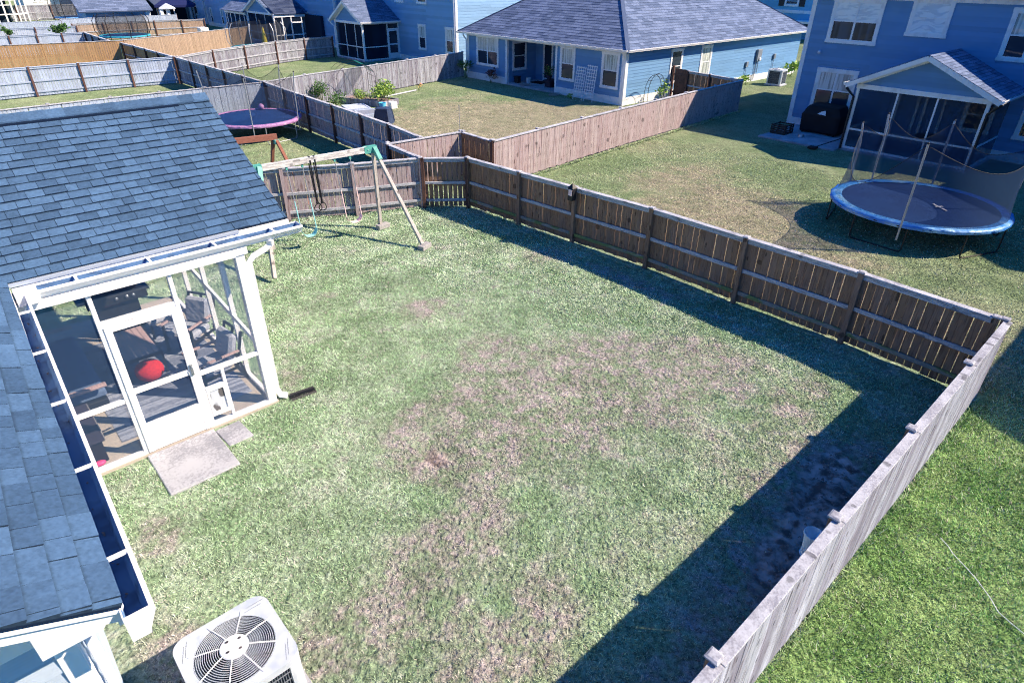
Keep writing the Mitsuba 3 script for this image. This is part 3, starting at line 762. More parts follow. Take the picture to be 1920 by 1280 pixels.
# screen door
D = put(H + '__screen_door', cat([rbx(0.872, 0.965, PY0 - .02, PY0 + .02, .05, 2.295, .004), rbx(1.745, 1.838, PY0 - .02, PY0 + .02, .05, 2.295, .004), rbx(.965, 1.745, PY0 - .019, PY0 + .019, 2.20, 2.294, .004),
                                  rbx(.965, 1.745, PY0 - .019, PY0 + .019, 1.13, 1.22, .004), rbx(.965, 1.745, PY0 - .014, PY0 + .014, .055, .54, .004), rbx(.965, 1.745, PY0 - .019, PY0 + .019, .54, .575, .003)]), 'white_metal')
say(D, 'white screen door of the porch with a solid kick panel')
put(D + '__screen', (np.array([[0.965, PY0 + .005, .57], [1.745, PY0 + .005, .57], [1.745, PY0 + .005, 2.2], [0.965, PY0 + .005, 2.2]]), np.array([[0, 1, 2, 3]])), 'screen')
put(D + '__handle', cat([rbx(1.77, 1.81, PY0 - .05, PY0 - .02, 1.12, 1.32, .005), tube([(1.79, PY0 - .05, 1.16), (1.79, PY0 - .09, 1.18), (1.79, PY0 - .09, 1.27), (1.79, PY0 - .05, 1.29)], .01, 6)]), 'steel')
put(D + '__closer', tube([(1.0, PY0 + .06, 1.18), (1.3, PY0 + .08, 1.18), (1.5, PY0 + .12, 1.18)], .016, 8), 'black_metal')
# pet door panel
pd = put(H + '__pet_door', cat([rbx(1.905, 2.198, PY0 - .005, PY0 + .06, .70, .78, .004), rbx(1.905, 2.198, PY0 - .005, PY0 + .06, .22, .29, .004), rbx(1.905, 1.935, PY0 - .004, PY0 + .055, .29, .70, .003), rbx(2.165, 2.198, PY0 - .004, PY0 + .055, .29, .70, .003)]), 'white_trim')
mat('flap_mat', lambda p, n, uv: mix(S(190, 198, 210), S(70, 66, 70), smoothstep(0.62, 0.7, fbm(p.x * 7, p.z * 3.2, 2.0, 3)) * 0.9), 0.3, 0.5)
put(pd + '__flap', bx(1.937, 2.163, PY0 + .02, PY0 + .028, .292, .698), 'flap_mat')
# porch back and house wall behind it
put(H + '__porch_wall', bx(-0.25, 0.0, 9.45, PY1, 0, 3.6), 'siding_blue')
put(H + '__porch_ceiling', bx(-0.1, PX1 + 0.05, PY0 + .135, PY1, PZ + .13, PZ + .16), 'grey_soffit')
# --- main body and its gable
MX, MY = -0.44, 3.92           # wall faces
def gab(z): return (-0.0, 0.0)
put(H + '__wall', bx(-9.4, MX - 0.03, MY + 0.03, 21.0, 0, 3.05), 'siding_blue')
put(H + '__wall', (np.array([[-9.4, MY + .03, 3.05], [MX - .03, MY + .03, 3.05], [-4.9, MY + .03, 5.45], [-9.4, 21, 3.05], [MX - .03, 21, 3.05], [-4.9, 21, 5.45]]), np.array([[0, 1, 2], [3, 5, 4], [0, 2, 5], [0, 5, 3], [1, 4, 5], [1, 5, 2]])), 'siding_blue')
siding_wall(H, (MX - .03, MY + .03), (-1, 0), (0, -1), (0.10, 6.0, 0.25, 3.0), [], 'siding_pale', 0.17)
siding_wall(H, (MX - .03, MY + .03), (-1, 0), (0, -1), (0, 0, 3.0, 4.9), [], 'siding_pale', 0.17, gable=lambda z: (0.10 + (z - 3.0) / 0.52, 9.0 - (z - 3.0) / 0.52))
siding_wall(H, (MX - .03, MY + .03), (0, 1), (1, 0), (0.10, 5.4, 0.25, 2.95), [], 'siding_pale', 0.17)
put(H + '__corner_board', cat([rbx(MX - .13, MX + .005, MY - .012, MY + .028, .02, 3.0, .004), rbx(MX - .028, MX + .012, MY + .029, MY + .14, .02, 3.0, .004)]), 'white_trim')
put(H + '__foundation', bx(-9.3, MX - .05, MY + .05, 20.9, -0.2, 0.26), 'concrete')
# main roof, local frame with the eave along y (a hair out of square with the porch)
E0 = np.array([-0.11, 3.56, 3.12]); E1 = np.array([0.12, 9.62, 3.12])
mpitch = 0.52
def MR(x, y): # height of the main roof
    xe = E0[0] + (E1[0] - E0[0]) * (y - E0[1]) / (E1[1] - E0[1])
    return 3.12 + mpitch * (xe - x)
ppitch = 0.585
PE_Y = 9.60
def PR(y): return 3.14 + ppitch * (y - PE_Y)
vy = np.linspace(PE_Y, 12.2, 2)
vx = lambda y: 0.12 - (PR(y) - 3.12) / mpitch
V0 = np.array([vx(PE_Y) , PE_Y, PR(PE_Y)]); V1 = np.array([vx(12.2), 12.2, PR(12.2)])
V1[2] = PR(12.2)
RT = np.array([-4.95, 3.56, MR(-4.95, 3.56)]); RB = np.array([-4.95, 12.2, MR(-4.95, 12.2)])
main_poly = [E0, V0, V1, RB, RT]
nrm = np.cross(E1 - E0, RT - E0); nrm /= np.linalg.norm(nrm); nrm *= np.sign(nrm[2])
main_poly = [p - nrm * ((p - E0) @ nrm) for p in main_poly]
MRF = roof_slab(H + '__main_roof', main_poly, 0.022, 'roof_felt')
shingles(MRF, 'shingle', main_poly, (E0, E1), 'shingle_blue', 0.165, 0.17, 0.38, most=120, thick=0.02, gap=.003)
put(H + '__main_roof', (np.array([[-4.95, 3.56, RT[2]], [-4.95, 21.4, RT[2]], [-9.8, 21.4, 3.1], [-9.8, 3.56, 3.1]]), np.array([[0, 1, 2, 3]])), 'shingle_blue')
put(H + '__main_roof', (np.array([[-4.95, 12.2, RT[2]], [-4.95, 21.4, RT[2]], [-0.1, 21.4, 3.1], [-0.1, 15.2, 3.1], [-3.3, 12.25, 4.8]]), np.array([[0, 1, 2], [0, 2, 3], [0, 3, 4]])), 'shingle_blue')
# porch roof
XE = 3.82
pp = [V0 + [0.02, 0, 0], np.array([XE, PE_Y, PR(PE_Y)]), np.array([XE, 12.2, PR(12.2)]), V1]
PRF = roof_slab(H + '__porch_roof', pp, 0.05, 'roof_felt')
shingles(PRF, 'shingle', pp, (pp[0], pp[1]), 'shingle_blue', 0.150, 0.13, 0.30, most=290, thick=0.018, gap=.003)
put(H + '__porch_roof', (np.array([[-3.4, 12.2, PR(12.2)], [XE, 12.2, PR(12.2)], [XE, 14.85, 3.1], [-0.2, 14.85, 3.1]]), np.array([[0, 1, 2, 3]])), 'shingle_blue')
# ridge caps
rs = np.random.default_rng(3)
x = XE
while x > -3.2:
    w = 0.24
    z = PR(12.2) + 0.062
    m = np.array([[x, 12.2 - .15, z - .09], [x, 12.2, z + .0], [x, 12.2 + .15, z - .10], [x - w - .03, 12.2 - .15, z - .098], [x - w - .03, 12.2, z - .008], [x - w - .03, 12.2 + .15, z - .098]])
    m = np.vstack([m, m - [0, 0, .02]])
    put(PRF + '__ridge_cap', (m, np.array([[0, 1, 4, 3], [1, 2, 5, 4], [0, 6, 7, 1], [1, 7, 8, 2], [0, 3, 9, 6], [2, 8, 11, 5]])), 'shingle_blue', tone=float(np.clip(rs.normal(.5, .25), 0, 1)))
    x -= w
put(PRF + '__ridge_vent', prism([(-.17, -.085), (0, .01), (.17, -.085), (.17, -.13), (0, -.03), (-.17, -.13)], (6.4, 0, 0), (-3.1, 12.2, PR(12.2) + .022), (0, 1, 0), (0, 0, 1)), 'roof_felt')
# gable end of the porch, facing +x
put(H + '__gable_wall', (np.array([[PX1 - .02, 9.45, 3.05], [PX1 - .02, 14.9, 3.05], [PX1 - .02, 12.2, 4.54]]), np.array([[0, 1, 2]])), 'siding_blue')
for s in (-1, 1):
    put(H + '__rake_board', beam((XE - .015, 12.2, PR(12.2) - .12), (XE - .015, 12.2 + s * 2.62, PR(PE_Y) - .13), .03, .16), 'white_trim')
put(H + '__porch_soffit', (np.array([[PX1, 9.5, 3.02], [XE - .03, 9.62, 3.0], [XE - .03, 12.2, 4.5], [PX1, 12.2, 4.5]]), np.array([[0, 1, 2, 3]])), 'grey_soffit')
# rake of the main gable: fascia board, soffit, return
a0 = np.array([0, 0, 0])
for (y, z, h, t, bs) in ((3.61, -.105, .12, .03, 'white_trim'), (3.585, -.055, .03, .03, 'white_metal')):
    put(H + '__rake_board', beam((E0[0] - .02, y, 3.12 + z), (-4.95, y, RT[2] + z), t, h), bs)
put(H + '__rake_soffit', (np.array([[E0[0] - .06, 3.615, 3.02], [-4.95, 3.63, RT[2] - .13], [-4.95, MY + .02, RT[2] - .13], [E0[0] - .06, MY + .02, 3.02]]), np.array([[0, 1, 2, 3]])), 'grey_soffit')
put(H + '__eave_soffit', bx(MX - .02, E0[0] - .07, 3.92, 9.3, 2.96, 2.975), 'white_trim')
put(H + '__frieze_board', rbx(-3.5, MX - .13, MY - .008, MY + .032, 2.80, 2.955, .004), 'white_trim')
put(H + '__eave_return', prism([(-.17, 3.06), (-.58, 3.24), (-.58, 2.972), (-.25, 2.968)], (0, .31, 0), (0, 3.598, 0), (1, 0, 0), (0, 0, 1)), 'white_trim')
put(H + '__fascia', beam((E0[0] - .045, 3.62, 3.0), (E1[0] - .045, 9.5, 3.0), .025, .2), 'white_trim')

def gutter(key, A, B, out, top, width=0.17, depth=0.14, hang=0.9, ends=(1, 1)):
    """open K-style gutter from A to B, its mouth towards `out`"""
    A, B, out = (np.array([*q, 0.0][:3], float) for q in (A, B, out))
    d = (B - A); L = np.linalg.norm(d); d /= L
    out = out - (out @ d) * d; out /= np.linalg.norm(out)
    w, h = width, depth
    prof = [(0, 0), (0, -h), (w * .62, -h), (w * .66, -h * .82), (w * .86, -h * .45), (w, -h * .2), (w, 0.0), (w - .03, 0.004), (w - .03, -.012), (w - .012, -.014), (w - .012, -h * .22), (w * .83, -h * .42), (w * .6, -h + .01), (.008, -h + .01), (.008, 0)]
    k = put(key, prism(prof, d * L, A + [0, 0, top], out, np.array([0, 0, 1.0])), 'white_metal')
    for e, on in ((A, ends[0]), (B - d * .006, ends[1])):
        if on: put(k + '__end_cap', prism(prof[:7], d * .006, e + [0, 0, top] + d * .0005, out * 1.004, np.array([0, 0, 1.0])), 'white_metal')
    put(k + '__liner', prism([(.0085, -.02), (.0085, -h + .0105), (w * .59, -h + .0105), (w * .82, -h * .42), (w - .016, -h * .22), (w - .021, -h * .22), (w * .82 - .004, -h * .42 + .003), (w * .59, -h + .0135), (.0115, -h + .0135), (.0115, -.02)], d * (L - .02), A + d * .01 + [0, 0, top], out, np.array([0, 0, 1.0])), 'gutter_liner')  # added sheet whose blue stands for the shade inside the trough
    n = int(L / hang)
    for i in range(n):
        c = A + d * (L * (i + .5) / n) + [0, 0, top - .006]
        put(k + '__hanger', beam(c + out * .005, c + out * (w - .02), .035, .018), 'white_metal')
    return k
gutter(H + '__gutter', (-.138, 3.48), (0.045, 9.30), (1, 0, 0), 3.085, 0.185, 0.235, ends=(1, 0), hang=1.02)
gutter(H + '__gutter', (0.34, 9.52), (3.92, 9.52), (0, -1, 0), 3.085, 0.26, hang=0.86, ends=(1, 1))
put(H + '__gutter_corner', rbx(0.10, 0.345, 9.24, 9.53, 2.94, 3.095, .006), 'white_metal')
put(H + '__drip_edge', beam((0.2, PE_Y - .03, 3.11), (XE, PE_Y - .03, 3.11), .05, .03), 'white_metal')
put(H + '__fascia', rbx(0.1, XE - .03, PE_Y - .05, PE_Y - .025, 2.93, 3.09, .003), 'white_trim')
# leaf bits lying in the gutters
r_ = np.random.default_rng(77)
lv = []
for k in range(30):
    if k % 2: x, y = r_.uniform(-.10, -.04) + .2 * (k / 30), 3.7 + 5.3 * k / 30
    else: x, y = .5 + 3.2 * k / 30, r_.uniform(9.36, 9.46)
    lv.append(leaf_cluster((x, y, 2.87 if k % 2 else 2.965), .015, 2, .03, 900 + k, .2, .3))
put(H + '__leaf_litter', cat(lv), 'soil'); say(H + '__leaf_litter', kind='stuff')
# downspout at the porch corner
ds = [(3.40, 9.38, 2.95), (3.40, 9.40, 2.86), (3.32, 9.42, 2.80), (3.12, 9.45, 2.72), (3.04, 9.46, 2.64), (3.03, 9.46, .20), (3.06, 9.43, .10), (3.16, 9.38, .06)]
put(H + '__downspout', tube(ds, [.062] * 8, 4), 'white_metal')
put(H + '__downspout', cat([rbx(MX + .02, MX + .09, MY + .22, MY + .30, .15, 2.9, .008)]), 'white_metal')
t = thing('splash_block', 'black drain extension on the grass at the foot of the porch downspout', 'drain extension')
put(t + '__trough', prism([(-.11, .0), (-.08, .035), (-.05, .015), (.05, .015), (.08, .035), (.11, .0)], (.46, -.05, 0), (3.17, 9.34, .012), (0.1, 1, 0), (0, 0, 1)), 'black_plastic')
put(t + '__ridge', cat([beam((3.18, 9.34 + o, .035), (3.62, 9.29 + o, .035), .012, .012) for o in (-.03, 0.0, .03)]), 'black_plastic')
put('concrete_pad', rbx(.82, 1.84, 8.22, 9.355, -.06, .03, .012), 'concrete'); say('concrete_pad', 'large concrete step pad on the grass in front of the screen door', 'concrete pad')
put('concrete_paver', xf(rbx(-.2, .2, -.27, .27, -.05, .026, .01), .06, (2.06, 9.02, 0)), 'concrete'); say('concrete_paver', 'small concrete slab beside the larger pad below the pet door', 'concrete slab')

# ---------------------------------------------------------------- porch furniture
put('porch_rug', bx(.62, 2.75, 9.95, 13.6, .037, .046), 'rug'); say('porch_rug', 'grey striped rug on the screened porch floor', 'rug')
t = thing('patio_table', 'low patio table with brown slat top and dark metal frame inside the porch', 'table')
X0, X1, Y0, Y1 = 1.2, 1.84, 11.6, 12.9
for i in range(6):
    w = (X1 - X0 - .06) / 6
    put(t + '__slat', rbx(X0 + .03 + i * w + .004, X0 + .03 + (i + 1) * w - .004, Y0 + .03, Y1 - .03, .487, .51, .003), 'slat_wood')
put(t + '__frame', cat([bx(X0, X1, Y0, Y0 + .03, .455, .512), bx(X0, X1, Y1 - .03, Y1, .455, .512), bx(X0, X0 + .03, Y0 + .03, Y1 - .03, .455, .511), bx(X1 - .03, X1, Y0 + .03, Y1 - .03, .455, .511)]), 'black_metal')
for x, y in ((X0, Y0), (X1 - .035, Y0), (X0, Y1 - .035), (X1 - .035, Y1 - .035)):
    put(t + '__leg', bx(x, x + .035, y, y + .035, .046, .454), 'black_metal')
put('red_pouf', ball((1.53, 11.55, .24), .24, (1, 1, .82), 3), 'red_cloth', smooth=True); say('red_pouf', 'round red pouf tucked under the slatted patio table', 'pouf')

def lounge(label, loc, rz, cushion, group=None, w=.68):
    t = thing('patio_chair', label, 'chair', group)
    P = lambda m: xf(m, rz, (*loc, .04))
    put(t + '__seat_cushion', P(rbx(-.30, .30, -w / 2 + .06, w / 2 - .06, .30, .43, .04)), cushion)
    bc = rbx(-.075, .075, -w / 2 + .07, w / 2 - .07, 0, .50, .05)
    v = bc[0].copy(); c, s = math.cos(.30), math.sin(.30)
    v = np.c_[v[:, 0] * c + v[:, 2] * s + .28, v[:, 1], -v[:, 0] * s + v[:, 2] * c + .42]
    put(t + '__back_cushion', P((v, bc[1])), cushion)
    put(t + '__back_frame', P(cat([beam((.34, y, .30), (.54, y, .92), .035, .035) for y in (-w / 2 + .04, 0, w / 2 - .04)] + [beam((.54, -w / 2 + .02, .92), (.54, w / 2 - .02, .92), .035, .035)])), 'black_metal')
    for y in (-w / 2 + .02, w / 2 - .02):
        put(t + '__leg', P(cat([beam((-.30, y, 0), (-.27, y, .58), .04, .04), beam((.46, y, 0), (.34, y, .58), .04, .04), beam((-.28, y, .28), (.36, y, .28), .035, .04)])), 'black_metal')
        put(t + '__armrest', P(rbx(-.32, .42, y - .03, y + .03, .58, .61, .005)), 'slat_wood')
lounge('patio chair with pale cushions closest to the right end of the porch front', (2.38, 10.72), 0.12, 'cushion')
lounge('patio chair with pale cushions further back on the porch beside the slatted table', (2.50, 12.25), 0.55, 'cushion')
t = thing('ottoman', 'pale cushioned ottoman behind the slatted table at the far end of the porch', 'ottoman')
put(t + '__cushion', xf(rbx(-.28, .28, -.30, .30, .30, .42, .04), .2, (2.2, 13.35, .04)), 'cushion')
for sx in (-1, 1):
    for sy in (-1, 1): put(t + '__leg', xf(bx(sx * .25 - .018, sx * .25 + .018, sy * .27 - .018, sy * .27 + .018, 0, .30), .2, (2.2, 13.35, .04)), 'black_metal')
t = thing('porch_sofa', 'dark blue cushioned sofa along the house wall inside the porch', 'sofa')
put(t + '__frame', cat([rbx(.03, .12, 11.0, 13.6, .04, .72, .01), rbx(.12, .74, 11.05, 13.55, .14, .26, .01), bx(.68, .74, 11.06, 11.12, .04, .14), bx(.68, .74, 13.48, 13.54, .04, .14)]), 'black_metal')
for k in range(3):
    y = 11.12 + k * .81
    put(t + '__seat_cushion', rbx(.15, .76, y, y + .79, .26, .42, .04), 'cushion_dark')
    put(t + '__back_cushion', rbx(.12, .27, y + .02, y + .77, .42, .84, .05), 'cushion_dark')
for y in (10.98, 13.58): put(t + '__armrest', rbx(.05, .78, y - .05, y + .05, .55, .60, .01), 'slat_wood')
t = thing('storage_box', 'dark wooden storage bench with a pale edge behind the left porch screen', 'storage bench')
put(t + '__body', rbx(.06, .36, 9.62, 10.75, .04, .42, .01), 'mat_dark')
put(t + '__lid', rbx(.05, .40, 9.58, 10.80, .425, .46, .008), 'wicker')
put(t + '__edge', bx(.402, .415, 9.6, 10.78, .425, .458), 'stone')
t = thing('gas_grill', 'black gas grill with three shiny knobs at the back of the porch', 'grill')
put(t + '__cabinet', rbx(1.25, 2.05, 13.72, 14.3, .08, .82, .02), 'black_metal')
put(t + '__control_panel', xf(rbx(-.55, .55, -.05, .05, -.10, .08, .01), 0, (1.68, 13.66, .86)), 'black_metal')
put(t + '__lid', cat([xf((lambda m: (m[0], m[1]))(rbx(-.5, .5, -.27, .27, 0, .30, .10)), 0, (1.65, 14.0, .90))]), 'black_metal')
put(t + '__side_shelf', rbx(1.0, 1.25, 13.75, 14.25, .84, .88, .01), 'black_metal')
put(t + '__side_shelf', rbx(2.05, 2.32, 13.75, 14.25, .84, .88, .01), 'black_metal')
for x in (1.66, 1.85, 1.97): put(t + '__knob', ball((x, 13.59, .87), .035, (1, .6, 1), 2), 'steel', smooth=True)
put(t + '__badge', bx(1.42, 1.72, 13.712, 13.72, .70, .755), 'red_plastic')
put('pink_toy', ball((.22, 9.55, .1), .07, (1.3, .8, .6), 2), 'pink_plastic', smooth=True); say('pink_toy', 'bright pink plastic toy on the porch floor by the left screen', 'toy')

# ================================================================ air conditioner by the house
def condenser(label, cx, cy, rz, s=.475, h=.86, fine=True, group=None):
    t = thing('air_conditioner', label, 'air conditioner', group)
    P = lambda m: xf(m, rz, (cx, cy, 0))
    r = .15
    def rsq(s_, r_, n=8):
        p = []
        for k, (sx, sy) in enumerate(((1, 1), (-1, 1), (-1, -1), (1, -1))):
            for a in np.linspace(k * np.pi / 2, (k + 1) * np.pi / 2, n): p.append((sx * (s_ - r_) + r_ * math.cos(a), sy * (s_ - r_) + r_ * math.sin(a)))
        return np.array(p)
    outer = rsq(s, r)
    R = s * .80
    ring = np.array([(R * math.cos(a), R * math.sin(a)) for a in np.linspace(0, 2 * np.pi, 65)[:-1]])
    top = trimesh.creation.extrude_polygon(Polygon(outer, [ring]), .012, engine='earcut'); top.apply_translation((0, 0, h))
    put(t + '__top_panel', P(top), 'ac_paint')
    skirt = trimesh.creation.extrude_polygon(Polygon(outer, [rsq(s - .008, r - .006)]), .07, engine='earcut'); skirt.apply_translation((0, 0, h - .07))
    put(t + '__top_rim', P(skirt), 'ac_paint')
    base = trimesh.creation.extrude_polygon(Polygon(outer), .06, engine='earcut'); base.apply_translation((0, 0, .06))
    put(t + '__base_pan', P(base), 'ac_paint')
    pad = trimesh.creation.extrude_polygon(Polygon(rsq(s + .06, .05)), .09, engine='earcut'); pad.apply_translation((0, 0, -.03))
    put(t + '__pad', P(pad), 'concrete')
    core = trimesh.creation.extrude_polygon(Polygon(rsq(s - .05, r - .03), [ring * .93]), h - .19, engine='earcut'); core.apply_translation((0, 0, .12))
    put(t + '__coil', P(core), 'ac_dark')
    for sx, sy in ((1, 1), (-1, 1), (-1, -1), (1, -1)):
        c = [(sx * (s - r) + (r - .004) * math.cos(a) * 1.0, sy * (s - r) + (r - .004) * math.sin(a)) for a in np.linspace(math.atan2(sy, sx) - .75, math.atan2(sy, sx) + .75, 7)]
        ci = [(sx * (s - r) + (r - .03) * math.cos(a), sy * (s - r) + (r - .03) * math.sin(a)) for a in np.linspace(math.atan2(sy, sx) + .75, math.atan2(sy, sx) - .75, 7)]
        post_ = trimesh.creation.extrude_polygon(Polygon(c + ci), h - .191, engine='earcut'); post_.apply_translation((0, 0, .1205))
        put(t + '__corner_post', P(post_), 'ac_paint')
    for k in range(4):
        bars = []
        a = k * np.pi / 2
        n = 26 if fine else 12
        for i in range(n + 1):
            u = -(s - r) + 2 * (s - r) * i / n
            bars.append(xf(bx(s - .022, s - .012, u - .003, u + .003, .12, h - .07), a))
        for z in np.linspace(.2, h - .14, 6): bars.append(xf(bx(s - .014, s - .006, -(s - r), s - r, z - .004, z + .004), a))
        put(t + '__side_grille', P(cat(bars)), 'ac_grey')
    # guard of rings dished upward, spokes, hub
    n = 13 if fine else 9
    dome = lambda q: h + .012 + .055 * (1 - (q / R) ** 2)
    aa = np.linspace(0, 2 * np.pi, 49)[:-1]
    rings = []
    for i in range(n):
        q = .135 * s / .475 + (R * .985 - .135 * s / .475) * i / (n - 1)
        rings.append(tube(np.c_[q * np.cos(aa), q * np.sin(aa), np.full(48, dome(q))], 0.0032 if fine else .008, 5, close=True))
    g = put(t + '__fan_guard', P(cat(rings)), 'ac_paint')
    for k in range(8):
        a = k * np.pi / 4 + .28
        qs = np.array([.10, .2, .3, R * 1.0, R + .045]) * 1.0
        put(g + '__spoke', P(tube([(q * math.cos(a), q * math.sin(a), dome(min(q, R)) + .007) for q in qs], .0065, 5)), 'white_metal')
    put(g + '__hub_plate', P(lathe([(0, dome(0) + .022), (.10, dome(.1) + .02), (.13, dome(.13) + .012), (.135, dome(.13) - .01)], 28)), 'white_metal', smooth=40)
    for k in range(4):
        a = k * np.pi / 2 + .5
        put(g + '__bolt', P(ball((.082 * math.cos(a), .082 * math.sin(a), dome(.08) + .024), .012, (1.5, 1, .6), 1)), 'black_metal')
    # fan below the guard
    fan = put(t + '__fan', P(lathe([(0, h - .05), (.08, h - .055), (.085, h - .14)], 20)), 'ac_grey', smooth=40)
    for k in range(4):
        a0 = k * np.pi / 2 + .2
        v = []
        for i, q in enumerate(np.linspace(.08, R * .93, 6)):
            wd = .55 - .12 * i / 5
            for j, b in enumerate(np.linspace(-wd, wd, 5)): v.append((q * math.cos(a0 + b), q * math.sin(a0 + b), h - .12 + .05 * b / wd))
        f_ = [[i * 5 + j, i * 5 + j + 1, i * 5 + j + 6, i * 5 + j + 5] for i in range(5) for j in range(4)]
        put(fan + '__blade', P((np.array(v), np.array(f_))), 'ac_dark', smooth=True)
    put(t + '__fan_shroud', P(lathe([(R * 1.0, h + .012), (R * .975, h - .03), (R * .96, h - .16)], 48)), 'ac_dark', smooth=50)
    put(t + '__sump', P(lathe([(0, .2), (R * .94, .2)], 32)), 'ac_dark')
    if fine:
        for (x, y, a) in ((.33, .36, 0), (-.38, .30, 1.2), (.38, -.33, 1.2)):
            for o in (-.02, .02):
                put(t + '__louver_slit', P(xf(bx(-.09, .09, -.0025, .0025, h + .0125, h + .0145), a, (x + o, y + o, 0))), 'ac_grey')
    return t
condenser('large square air conditioner on the grass beside the nearest house corner', .51, 4.55, 0.0)

# ================================================================ swing set
def swing_set():
    t = thing('swing_set', 'weathered timber swing set with teal brackets, two swings and black gym rings', 'swing set')
    A = np.array([5.80, 15.80, 2.28]); B = np.array([8.98, 15.58, 2.30])
    d = (B - A) / np.linalg.norm(B - A)
    put(t + '__beam', beam(A - d * .05, B + d * .05, .10, .155, r=.006), 'lumber')
    n = np.array([-d[1], d[0], 0])
    for nm, P, foot in (('near', B, (8.97, 13.48)), ('far', A, (5.02, 14.05))):
        top = P + [0, 0, -.06]
        v = put(t + '__leg', beam([P[0] - .02, P[1] + .02, .12], [P[0] - .02, P[1] + .02, P[2] - .08], .09, .09, up=(0, 1, 0), r=.005), 'lumber_post')
        q = np.array([foot[0], foot[1], .12])
        put(t + '__leg', beam(q, P + [0, -.05, -.02], .09, .09, up=(0, 1, 0), r=.005), 'lumber_post')
        br = put(t + '__bracket', cat([beam(P - d * .30 - n * .056, P + d * .08 - n * .056, .006, .19), beam(P - d * .30 + n * .056, P + d * .08 + n * .056, .006, .19),
                                       beam(P - d * .18 + [0, 0, .082], P + d * .08 + [0, 0, .082], .12, .008),
                                       beam(P + [.0, -.03, .03], P + [0, -.03, .03] + (q - P) * .13, .115, .115, up=(0, 1, 0))]), 'green_metal')
        for o in (-.2, -.06): put(br + '__bolt', ball(P + d * o - n * .062, .016, (1, 1, 1), 1), 'steel')
        for (x, y, a) in ((P[0] - .02, P[1], .1), (foot[0], foot[1], .35)):
            if nm == 'far': continue
            put(t + '__footing_block', xf(rbx(-.2, .2, -.10, .10, 0, .13, .012), a, (x + .05, y - .02, -.005)), 'concrete_block')
    for nm, x0, x1, sw, z in (('left', .70 / 3.2, 1.12 / 3.2, 'swing_teal', .36), ('right', 2.02 / 3.2, 2.47 / 3.2, 'swing_pink', .46)):
        P0, P1 = A + (B - A) * x0, A + (B - A) * x1
        off = np.array([.02, -.25, 0])
        s0, s1 = np.array([P0[0], P0[1], z + .18]) + off * .9, np.array([P1[0], P1[1], z + .18]) + off * .9
        k = put(t + '__swing', cat([tube([P0 + [0, 0, -.13], P0 * .4 + s0 * .6, s0], .012, 5), tube([P1 + [0, 0, -.13], P1 * .4 + s1 * .6, s1], .012, 5)]), 'galv')
        L = np.linalg.norm(s1 - s0); e = (s1 - s0) / L; m = np.array([-e[1], e[0], 0])
        cs = [(s0 + s1) / 2 + e * (u * L / 2) + np.array([0, 0, -.18 + .17 * abs(u) ** 3.0]) for u in np.linspace(-1, 1, 15)]
        vs = []
        for c in cs: vs += [c - m * .085, c + m * .085, c - m * .085 - [0, 0, .014], c + m * .085 - [0, 0, .014]]
        f = []
        for i in range(14):
            a, b = 4 * i, 4 * i + 4
            f += [[a, a + 1, b + 1, b], [a + 2, b + 2, b + 3, a + 3], [a, b, b + 2, a + 2], [a + 1, a + 3, b + 3, b + 1]]
        put(k + '__seat', (np.array(vs), np.array(f)), sw)
        grip = [tube([P * .45 + s * .55, s], .016, 6) for P, s in ((P0, s0), (P1, s1))]
        put(k + '__grip', cat(grip), sw)
        put(k + '__hanger', cat([bx(P[0] - .025, P[0] + .025, P[1] - .02, P[1] + .02, P[2] - .16, P[2] - .078) for P in (P0, P1)]), 'green_metal')
    P = A + (B - A) * .415
    for i, o in enumerate((0.0, .13)):
        c = P + d * o
        st = [tube([c + [0, s * .056, 0.0], c + [0, s * .05, -.2], c + [0, s * .02 - .1, -1.13]], .018, 5) for s in (-1, 1)]
        k = put(t + '__gym_strap', cat(st + [bx(c[0] - .016, c[0] + .016, c[1] - .064, c[1] + .064, c[2] + .079, c[2] + .088), rbx(c[0] - .03, c[0] + .03, c[1] - .14, c[1] - .08, c[2] - 1.16, c[2] - 1.10, .006)]), 'black_plastic')
        a = np.linspace(0, 2 * np.pi, 25)[:-1]
        put(k + '__ring', tube([c + np.array([.105 * math.cos(q), -.1 + .02 * math.sin(q * 2), -1.26 + .105 * math.sin(q)]) for q in a], .014, 6, close=True), 'black_plastic', smooth=True)
swing_set()

# ================================================================ fences
fence('brown board fence along the back of the near lawn, in shade', [(12.1, 15.3), (12.25, 13.1), (12.40, 11.06), (12.57, 8.65), (12.56, 6.1), (12.57, 3.64), (12.44, 1.36)], rails=-1, low_rail='rail_mossy', posts='wood_brown', gap=.009)
fence('weathered board fence with wide flat cap boards along the right side of the near lawn', [(12.40, 1.17), (10.39, 1.15), (8.06, 1.14), (5.82, 1.13), (3.45, 1.12), (1.0, 1.11), (-1.5, 1.10)], rails=-1, boards='wood_grey', cap_w=.12, low_rail='rail_mossy', gap=.007, posts='wood_brown')
fence('sunlit brown board fence behind the swing set, rails facing the near lawn', [(10.94, 16.28), (9.03, 17.05), (7.22, 17.95), (5.4, 18.85), (3.5, 19.8)], rails=1, boards='wood_pink', posts='wood_pink')
fence('short fence gate panel with three exposed rails at the far corner of the near lawn', [(10.99, 16.22), (12.05, 15.36)], rails=-1, boards='wood_brown', gap=.03, caps=False, nrails=3)
fence('short board fence piece joining the swing set fence to the yard fence behind it', [(11.0, 16.35), (11.15, 18.30)], rails=1, boards='wood_brown')
fence('dark board fence between the pink trampoline yard and the vegetable garden yard', [(12.55, 18.45), (12.85, 20.95), (12.98, 23.2), (13.08, 25.7), (13.18, 28.3), (13.28, 30.8), (13.42, 33.2)], rails=1, boards='wood_pink', posts='wood_dark')
